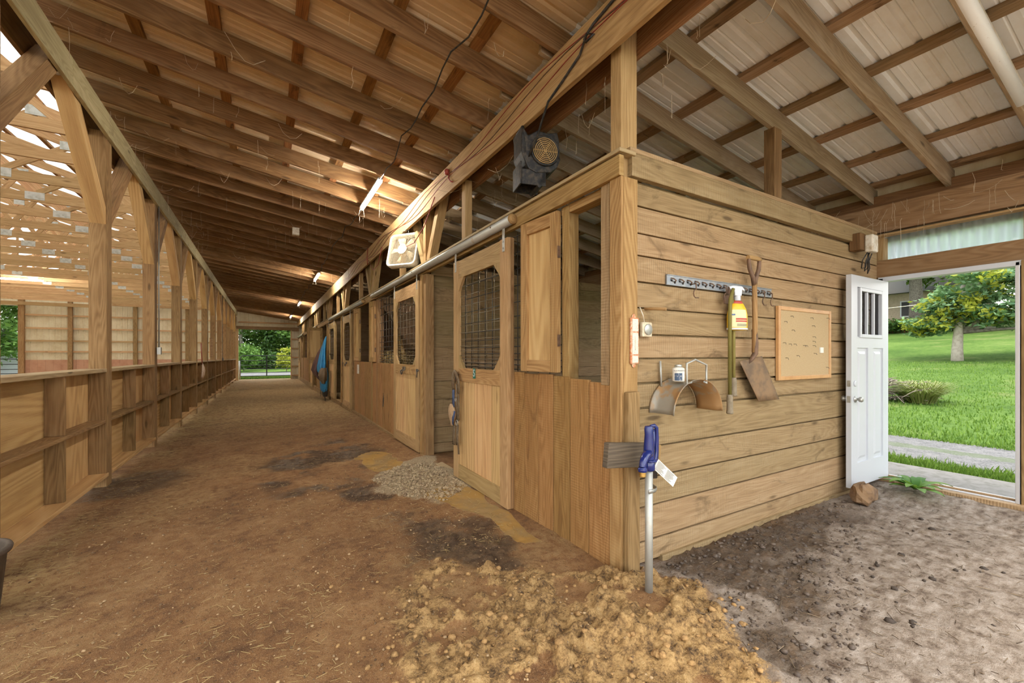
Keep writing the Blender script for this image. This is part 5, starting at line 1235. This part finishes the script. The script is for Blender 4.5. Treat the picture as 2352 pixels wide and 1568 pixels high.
def blades(n, region, zf, name, label, mat, h=(.04, .12), w=.006, lean=.5):
    x, y = region(n); a = RNG.uniform(0, 6.283, n); hh = RNG.uniform(*h, n); z = zf(x, y); l = RNG.uniform(0, lean, n)*hh; b = RNG.uniform(0, 6.283, n)
    dx, dy = np.cos(a)*w, np.sin(a)*w
    v = np.stack([np.stack([x-dx, y-dy, z], -1), np.stack([x+dx, y+dy, z], -1), np.stack([x+dx*.6+l*np.cos(b)*.4, y+dy*.6+l*np.sin(b)*.4, z+hh*.6], -1), np.stack([x+l*np.cos(b), y+l*np.sin(b), z+hh], -1)], 1).reshape(-1, 3)
    f = np.arange(4*n).reshape(-1, 4); o = rawmesh(name, v, f, RNG.uniform(0, 1, n), mat); tag(o, label, 'grass', kind='stuff'); return o
blades(16000, lambda n: (RNG.normal(7.35, .28, n).clip(6.76, 8.0), RNG.uniform(-.2, 4.5, n)), lambda x, y: lawnz(x, y), 'grass', 'strip of bright grass between the concrete and the gravel track', L_GRASS, (.03, .13))
blades(26000, lambda n: (9.9+18*RNG.random(n)**2, RNG.uniform(.8, 10, n)), lawnz, 'grass', 'mown grass tufts on the slope beyond the track', L_GRASS, (.03, .09), .012)
blades(9000, lambda n: (RNG.uniform(-1.5, 1.6, n), 33.3+2.2*RNG.random(n)**1.5), lambda x, y: np.full(x.shape, -.3), 'grass', 'bright grass under the far aisle gate', L_GRASS, (.05, .22), .012)

def leaves(cent, spread, n, size, jit=1.0, flat=.6):
    """n leaf quads around random cluster centres"""
    c = np.asarray(cent)[RNG.integers(0, len(cent), n)]
    p = c+RNG.normal(0, 1, (n, 3))*spread*np.array([1, 1, flat])
    a = RNG.normal(0, 1, (n, 3)); a[:, 2] *= .6; a /= np.linalg.norm(a, axis=1)[:, None]
    b = np.cross(a, RNG.normal(0, 1, (n, 3))); b /= np.linalg.norm(b, axis=1)[:, None]
    s = size*RNG.uniform(.6, 1.3, (n, 1)); nrm = np.cross(a, b)
    v = np.stack([p-a*s, p-b*s*.42+nrm*s*.12, p+a*s, p+b*s*.42+nrm*s*.12], 1).reshape(-1, 3)
    return v, np.arange(4*n).reshape(-1, 4), (.5+.25*RNG.normal(0, 1, n)).clip(0, 1)
def ball(n, c, r, shell=.55):
    d = RNG.normal(0, 1, (n, 3)); d /= np.linalg.norm(d, axis=1)[:, None]; q = shell+(1-shell)*RNG.random((n, 1))
    return np.asarray(c)+d*q*np.asarray(r)
def tree(name, label, base, h, r, zc, rz_, nc, nl, size, mat, trunk=.25, spread=.5, group=None, cat='tree', lobes=6):
    t = thing(name, base, label, cat, group)
    C = [ball(nc//2, (0, 0, zc), (r, r, rz_))]
    for k in range(lobes):
        a = U(0, 6.3); q = U(.35, .8); C.append(ball(nc//(2*lobes)+1, (r*q*math.cos(a), r*q*math.sin(a), zc+U(-.6, .6)*rz_), (r*.42, r*.42, rz_*.4)))
    C = np.concatenate(C); C = C[C[:, 2] > .15]
    v, f, tt = leaves(C, spread, nl, size); o = rawmesh('foliage', v, f, tt, mat); o.parent = t
    mb = MB(); pts = [(0, 0, -.3), (U(-.05, .05), U(-.05, .05), h*.2), (U(-.2, .2), U(-.2, .2), h*.45), (U(-.3, .3), U(-.3, .3), zc+rz_*.3)]
    mb.tube(pts, [trunk, trunk*.85, trunk*.7, trunk*.3], 10); mb.build('trunk', BARK, t)
    mb = MB()
    for k in range(7):
        a = U(0, 6.3); z0 = h*U(.3, .5); q = U(.5, .85); mb.tube([(0, 0, z0), (r*q*.5*math.cos(a), r*q*.5*math.sin(a), z0+.35*rz_), (r*q*math.cos(a), r*q*math.sin(a), zc+U(-.3, .4)*rz_)], [trunk*.4, trunk*.25, trunk*.1], 6)
    mb.build('branch', BARK, t); return t
lz = lambda x, y: float(lawnz(np.array([x]), np.array([y]))[0])
# the tree beyond the door
x, y = 28.6, 6.65
t = thing('lawn_tree', (x, y, lz(x, y)), 'spreading tree with yellow-tipped leaves on the lawn beyond the door', 'tree')
C = []
for (dx, dy, z, r1, r2) in ((.6, -1.4, 2.6, 1.9, .7), (.2, -.2, 3.3, 1.6, .8), (.8, -2.8, 3.6, 2.2, 1.0), (.3, 1.0, 2.2, 1.1, .5), (0, -1.2, 4.3, 1.6, .7), (1.0, -4.0, 2.6, 1.6, 1.0), (.5, .4, 2.9, 1.0, .5), (.5, -3.4, 1.4, .9, .5)):
    C.append(ball(60, (dx, dy, z-.45), (r1*1.08, r1*1.08, r2), .3))
C = np.concatenate(C); v, f, tt = leaves(C, .19, 15000, .13, flat=.35); o = rawmesh('foliage', v, f, tt, leafmat('pale_blue_green_leaves', (.05, .14, .06), (.26, .40, .20))); o.parent = t
v, f, tt = leaves(C[RNG.random(len(C)) < .35]+np.array([-.45, 0, .05]), .16, 3600, .13, flat=.7); o = rawmesh('young_leaves', v, f, tt, L_YEL); o.parent = t
mb = MB(); mb.tube([(0, 0, -.3), (0, 0, .6), (.05, -.03, 1.5), (.1, -.2, 3.6)], [.24, .2, .17, .1], 12); mb.build('trunk', plain('pale_bark', (.42, .37, .31), .9, 0, 6, (.30, .26, .21), bump=.5), t)
mb = MB()
for dx, dy, z in ((.8, -2.8, 3.3), (.3, 1.0, 2.2), (1.0, -4.0, 2.5), (0, -1, 4.2), (.5, -3.2, 1.5)): mb.tube([(.08, -.1, 1.35), (dx*.5, dy*.5, 1.4+(z-1.4)*.6), (dx, dy, z)], [.10, .06, .03], 7)
mb.build('branch', BARK, t)
# woods on the hill beyond the door
def hill(i, x, y, h, r, mat, lab, tr=.3, zc=None, nl=7000, size=.24):
    tree('woodland_tree', lab, (x, y, lz(x, y)), h, r, zc or h*.62, h*.36, 130, nl, size, mat, tr, .5, 'trees on the hill beyond the door')
hill(0, 52, 22.5, 13, 5.0, L_MID, 'tree on the hill at the left of the doorway view')
hill(1, 50, 14.2, 15, 4.6, L_DARK, 'thick-trunked tree on the hill left of the lawn tree', .55, 10.5)
hill(2, 58, 12, 15, 5.5, L_MID, 'tree right behind the thick trunk on the hill')
hill(3, 46, 9.0, 12, 4.6, L_LIGHT, 'light green tree on the hill just above the lawn tree', .3, 8.2)
hill(4, 50, 4.5, 14, 5.2, L_LIGHT, 'light green tree on the hill behind the right of the lawn tree', .3, 8.5)
hill(5, 62, 7.5, 17, 6, L_DARK, 'dark tree on the skyline above the lawn tree')
hill(6, 47, 18.6, 9, 2.8, L_MID, 'slim tree in front of the house on the hill', .26, 6.8, 4000)
hill(7, 60, 27, 16, 6, L_DARK, 'dark tree beyond the house at the far left of the hill')
hill(8, 66, 18, 20, 7, L_MID, 'tall tree behind the tan house')
hill(9, 44, .5, 13, 5, L_MID, 'tree on the hill at the right edge of the doorway')
hill(10, 70, 0, 18, 7, L_DARK, 'dark tree far up the hill at the right')
C = []
for k in range(24): C.append((47+U(-1.5, 2), 22-.55*k+U(-.4, .4), lz(47, 15)+U(.0, .9)))
v, f, tt = leaves(np.array(C), .5, 9000, .16, flat=.5); o = rawmesh('undergrowth', v, f, tt, L_DARK); tag(o, 'dark undergrowth along the top of the lawn below the house', 'undergrowth', kind='stuff')
# house, tarp, fence, wires
t = thing('house', (58, 19.2, lz(58, 19)), 'tan house half hidden among the trees on the hill', 'house')
mb = MB(); mb.box((0, -5.2, -.6), (6, 5.2, 3.6)); mb.build('wall', BRICK, t)
mb = MB(); mb.prism([(-.7, 3.5), (6.7, 3.5), (3, 6.0)], (0, 5.8, 0), (1, 0, 0), (0, 0, 1), 11.6); mb.build('roof', SHING, t)
for y_ in (-2.0, .6, 3.4):
    mb = MB(); mb.box((-.06, y_-.55, 1.0), (.02, y_+.55, 2.7)); f_ = mb.build('window', WHITE, t)
    mb = MB(); mb.box((-.08, y_-.42, 1.12), (-.055, y_+.42, 2.58)); mb.build('pane', BLACKP, f_)
P = []
for i in range(9):
    P.append([(45.2+1.3*j/5, 16.4+2.9*i/8*1.0, lz(46, 17)+.05+.42*math.sin(math.pi*j/5)*math.sin(math.pi*(i+.6)/9.2)+U(-.05, .06)) for j in range(6)])
mb = MB(); mb.grid(P); o = mb.build('tarp', TARP, solid=.02); tag(o, 'grey-blue tarpaulin over a low heap at the top of the lawn', 'tarp')
t = thing('picket_fence', (47.5, 17, lz(47.5, 17)), 'low dark picket fence in front of the tan house', 'fence')
mb = MB()
for k in range(34): mb.box((0, -3.6+k*.2, 0), (.04, -3.6+k*.2+.10, 1.05+U(-.03, .03)))
mb.build('pickets', W_DARK, t)
mb = MB(); mb.box((.04, -3.7, .3), (.08, 3.3, .38)); mb.box((.04, -3.7, .8), (.08, 3.3, .88)); mb.build('rails', W_DARK, t)
for k, z in enumerate((7.6, 8.0, 4.85)):
    mb = MB(); mb.tube([(40, 30, z+.1+(1.2 if k < 2 else 0)), (40, 15, z-.1), (40, -4, z+(1.9 if k < 2 else .9))], .02, 5); o = mb.build('overhead_wire', WHITED); tag(o, ('upper pale wire high across the doorway view', 'second pale wire high across the doorway view', 'pale wire crossing in front of the hillside house')[k], 'wire')
# brush pile and dry clump
t = thing('brush_pile', (14.95, 4.72, lz(14.95, 4.72)), 'grey pile of cut branches beside the doorway view', 'brush pile')
for b_ in range(3):
    mb = MB()
    for k in range(34):
        a = U(0, 6.3); l = U(.4, .85); z = U(.03, .55); cx, cy = random.gauss(0, .3), random.gauss(.1, .35); el = U(-.35, .35)
        mb.tube([(cx-l*math.cos(a)*.5, cy-l*math.sin(a)*.5, max(.02, z-el*l*.5)), (cx+U(-.05, .05), cy+U(-.05, .05), z+.04), (cx+l*math.cos(a)*.5, cy+l*math.sin(a)*.5, max(.02, z+el*l*.5))], [.018, .014, .006], 5)
    mb.build('branches', TWIG, t)
def clump(n, h, r, mat, name, label, loc):
    v = []; f = []; tt = []
    for i in range(n):
        a = U(0, 6.3); q = r*.35*math.sqrt(random.random()); bx, by = q*math.cos(a), q*math.sin(a); H_ = h*U(.5, 1.05); o_ = r*U(.2, 1.1); w = .009
        b = len(v); px_, py_ = -math.sin(a)*w, math.cos(a)*w
        for s_, zz, ww in ((0, 0, 1), (.25, .6, 1), (.65, .95, .7), (1, .85, .1)):
            X_, Y_ = bx+o_*s_*math.cos(a), by+o_*s_*math.sin(a); v += [(X_-px_*ww, Y_-py_*ww, H_*zz), (X_+px_*ww, Y_+py_*ww, H_*zz)]
        for s_ in range(3): f.append((b+2*s_, b+2*s_+1, b+2*s_+3, b+2*s_+2)); tt.append(random.random())
    o = rawmesh(name, v, f, tt, mat); o.location = loc; tag(o, label, 'plant'); return o
clump(650, .60, .75, L_TAN, 'grass_clump', 'tall yellowish clump of dry grass on the lawn', (15.0, 4.15, lz(15., 4.15)))
clump(250, .35, .35, L_GRASS, 'grass_clump', 'green tuft beside the dry grass clump and brush pile', (15.4, 4.6, lz(15.4, 4.6)))
# trees beyond the far gates
ft = [(-7, 62, 13, 5, L_MID), (-2.5, 58, 12, 4.6, L_DARK), (2.2, 60, 13, 5, L_MID), (6, 57, 12, 4.5, L_LIGHT), (-5, 70, 17, 6, L_DARK), (3, 72, 18, 6, L_DARK), (10, 66, 16, 6, L_MID)]
for k, (x, y, h, r, mt) in enumerate(ft):
    tree('far_tree', 'woodland tree behind the far aisle gate, %s of the group' % ordn(k), (x, y, 0), h, r, h*.42, h*.42, 150, 7000, .24, mt, .25, .5, 'trees beyond the aisle gate')
tree('far_bush', 'pale bush left of the far gate opening', (-1.9, 50, -.2), 3.0, 1.3, 1.5, 1.5, 50, 2500, .13, L_LIGHT, .04, .25, cat='bush')
tree('far_bush', 'yellow bush behind the right end of the far gate', (1.75, 47, -.2), 2.4, .8, 1.2, 1.1, 40, 1800, .11, L_YEL, .04, .2, cat='bush')
v, f, tt = leaves(np.array([(U(-9, 9), U(54, 57), U(.0, 2.2)) for k in range(90)]), .5, 9000, .2, flat=.6); o = rawmesh('undergrowth', v, f, tt, L_DARK); tag(o, 'dark undergrowth along the wood edge beyond the far gate', 'undergrowth', kind='stuff')
for k, (x, y, h, r, mt) in enumerate(((-17.5, 45, 11, 3.6, L_LIGHT), (-20, 52, 14, 5, L_MID), (-15.5, 50, 12, 4, L_MID), (-24, 58, 16, 6, L_DARK), (-17, 60, 16, 6, L_DARK), (-21.5, 43, 7, 2.6, L_LIGHT))):
    tree('yard_tree', 'tree seen through the arena end gateway, %s of the group' % ordn(k), (x, y, -.1), h, r, h*.5, h*.45, 130, 6500, .2, mt, .22, .45, 'trees beyond the arena gateway')
t = thing('shed', (-17.6, 46.5, -.25), 'white shed half hidden behind leaves beyond the arena gateway', 'shed')
mb = MB(); mb.box((-2.5, 0, 0), (2.5, 3, 2.5)); mb.build('wall', WHITE, t)
mb = MB(); mb.prism([(-2.8, 2.45), (2.8, 2.45), (0, 3.6)], (0, 3.2, 0), (1, 0, 0), (0, 0, 1), 3.4); mb.build('roof', SHING, t)
for k, (x, y, h, r, mt) in enumerate(((-24, 20, 13, 5, L_MID), (-25, 29, 14, 5, L_DARK), (-23, 10, 12, 5, L_LIGHT), (-24, 37, 14, 5, L_MID))):
    tree('yard_tree', 'tree along the open side of the arena, %s of the row' % ordn(k), (x, y, -.2), h, r, h*.5, h*.45, 100, 4000, .28, mt, .25, .5, 'trees beside the arena')

# ------------------------------------------------------------------ light
w = bpy.data.worlds.new('World'); SC.world = w; w.use_nodes = True; nt = w.node_tree; nt.nodes.clear(); N = NT(nt)
out = nt.nodes.new('ShaderNodeOutputWorld'); bg = nt.nodes.new('ShaderNodeBackground')
g = N.n('TexCoord').outputs['Generated']; sp = N.n('SeparateXYZ'); N.l(g, sp.inputs[0])
up = N.smooth(sp.outputs[2], -.05, .9)
N.l(N.mix(up, (1.0, .97, .93), (.80, .90, 1.0)), bg.inputs[0]); bg.inputs[1].default_value = 2.1
nt.links.new(bg.outputs[0], out.inputs[0])
sl = bpy.data.lights.new('sun', 'SUN'); sl.energy = 3.0; sl.angle = math.radians(25); sl.color = (1, .95, .86)
so = bpy.data.objects.new('sun', sl); COL.objects.link(so); so.rotation_euler = Vector((.22, .34, -.9)).to_track_quat('-Z', 'Y').to_euler()
SC.view_settings.view_transform = 'Standard'; SC.view_settings.look = 'None'; SC.view_settings.exposure = .75; SC.view_settings.gamma = 1; SC.view_settings.use_curve_mapping = False
SC.cycles.use_denoising = True; SC.cycles.max_bounces = 5; SC.cycles.diffuse_bounces = 3; SC.cycles.glossy_bounces = 2; SC.cycles.transmission_bounces = 5; SC.cycles.caustics_reflective = False; SC.cycles.caustics_refractive = False; SC.cycles.use_adaptive_sampling = True; SC.cycles.adaptive_threshold = .085; SC.cycles.adaptive_min_samples = 12; SC.cycles.use_light_tree = False; SC.cycles.sample_clamp_indirect = 8
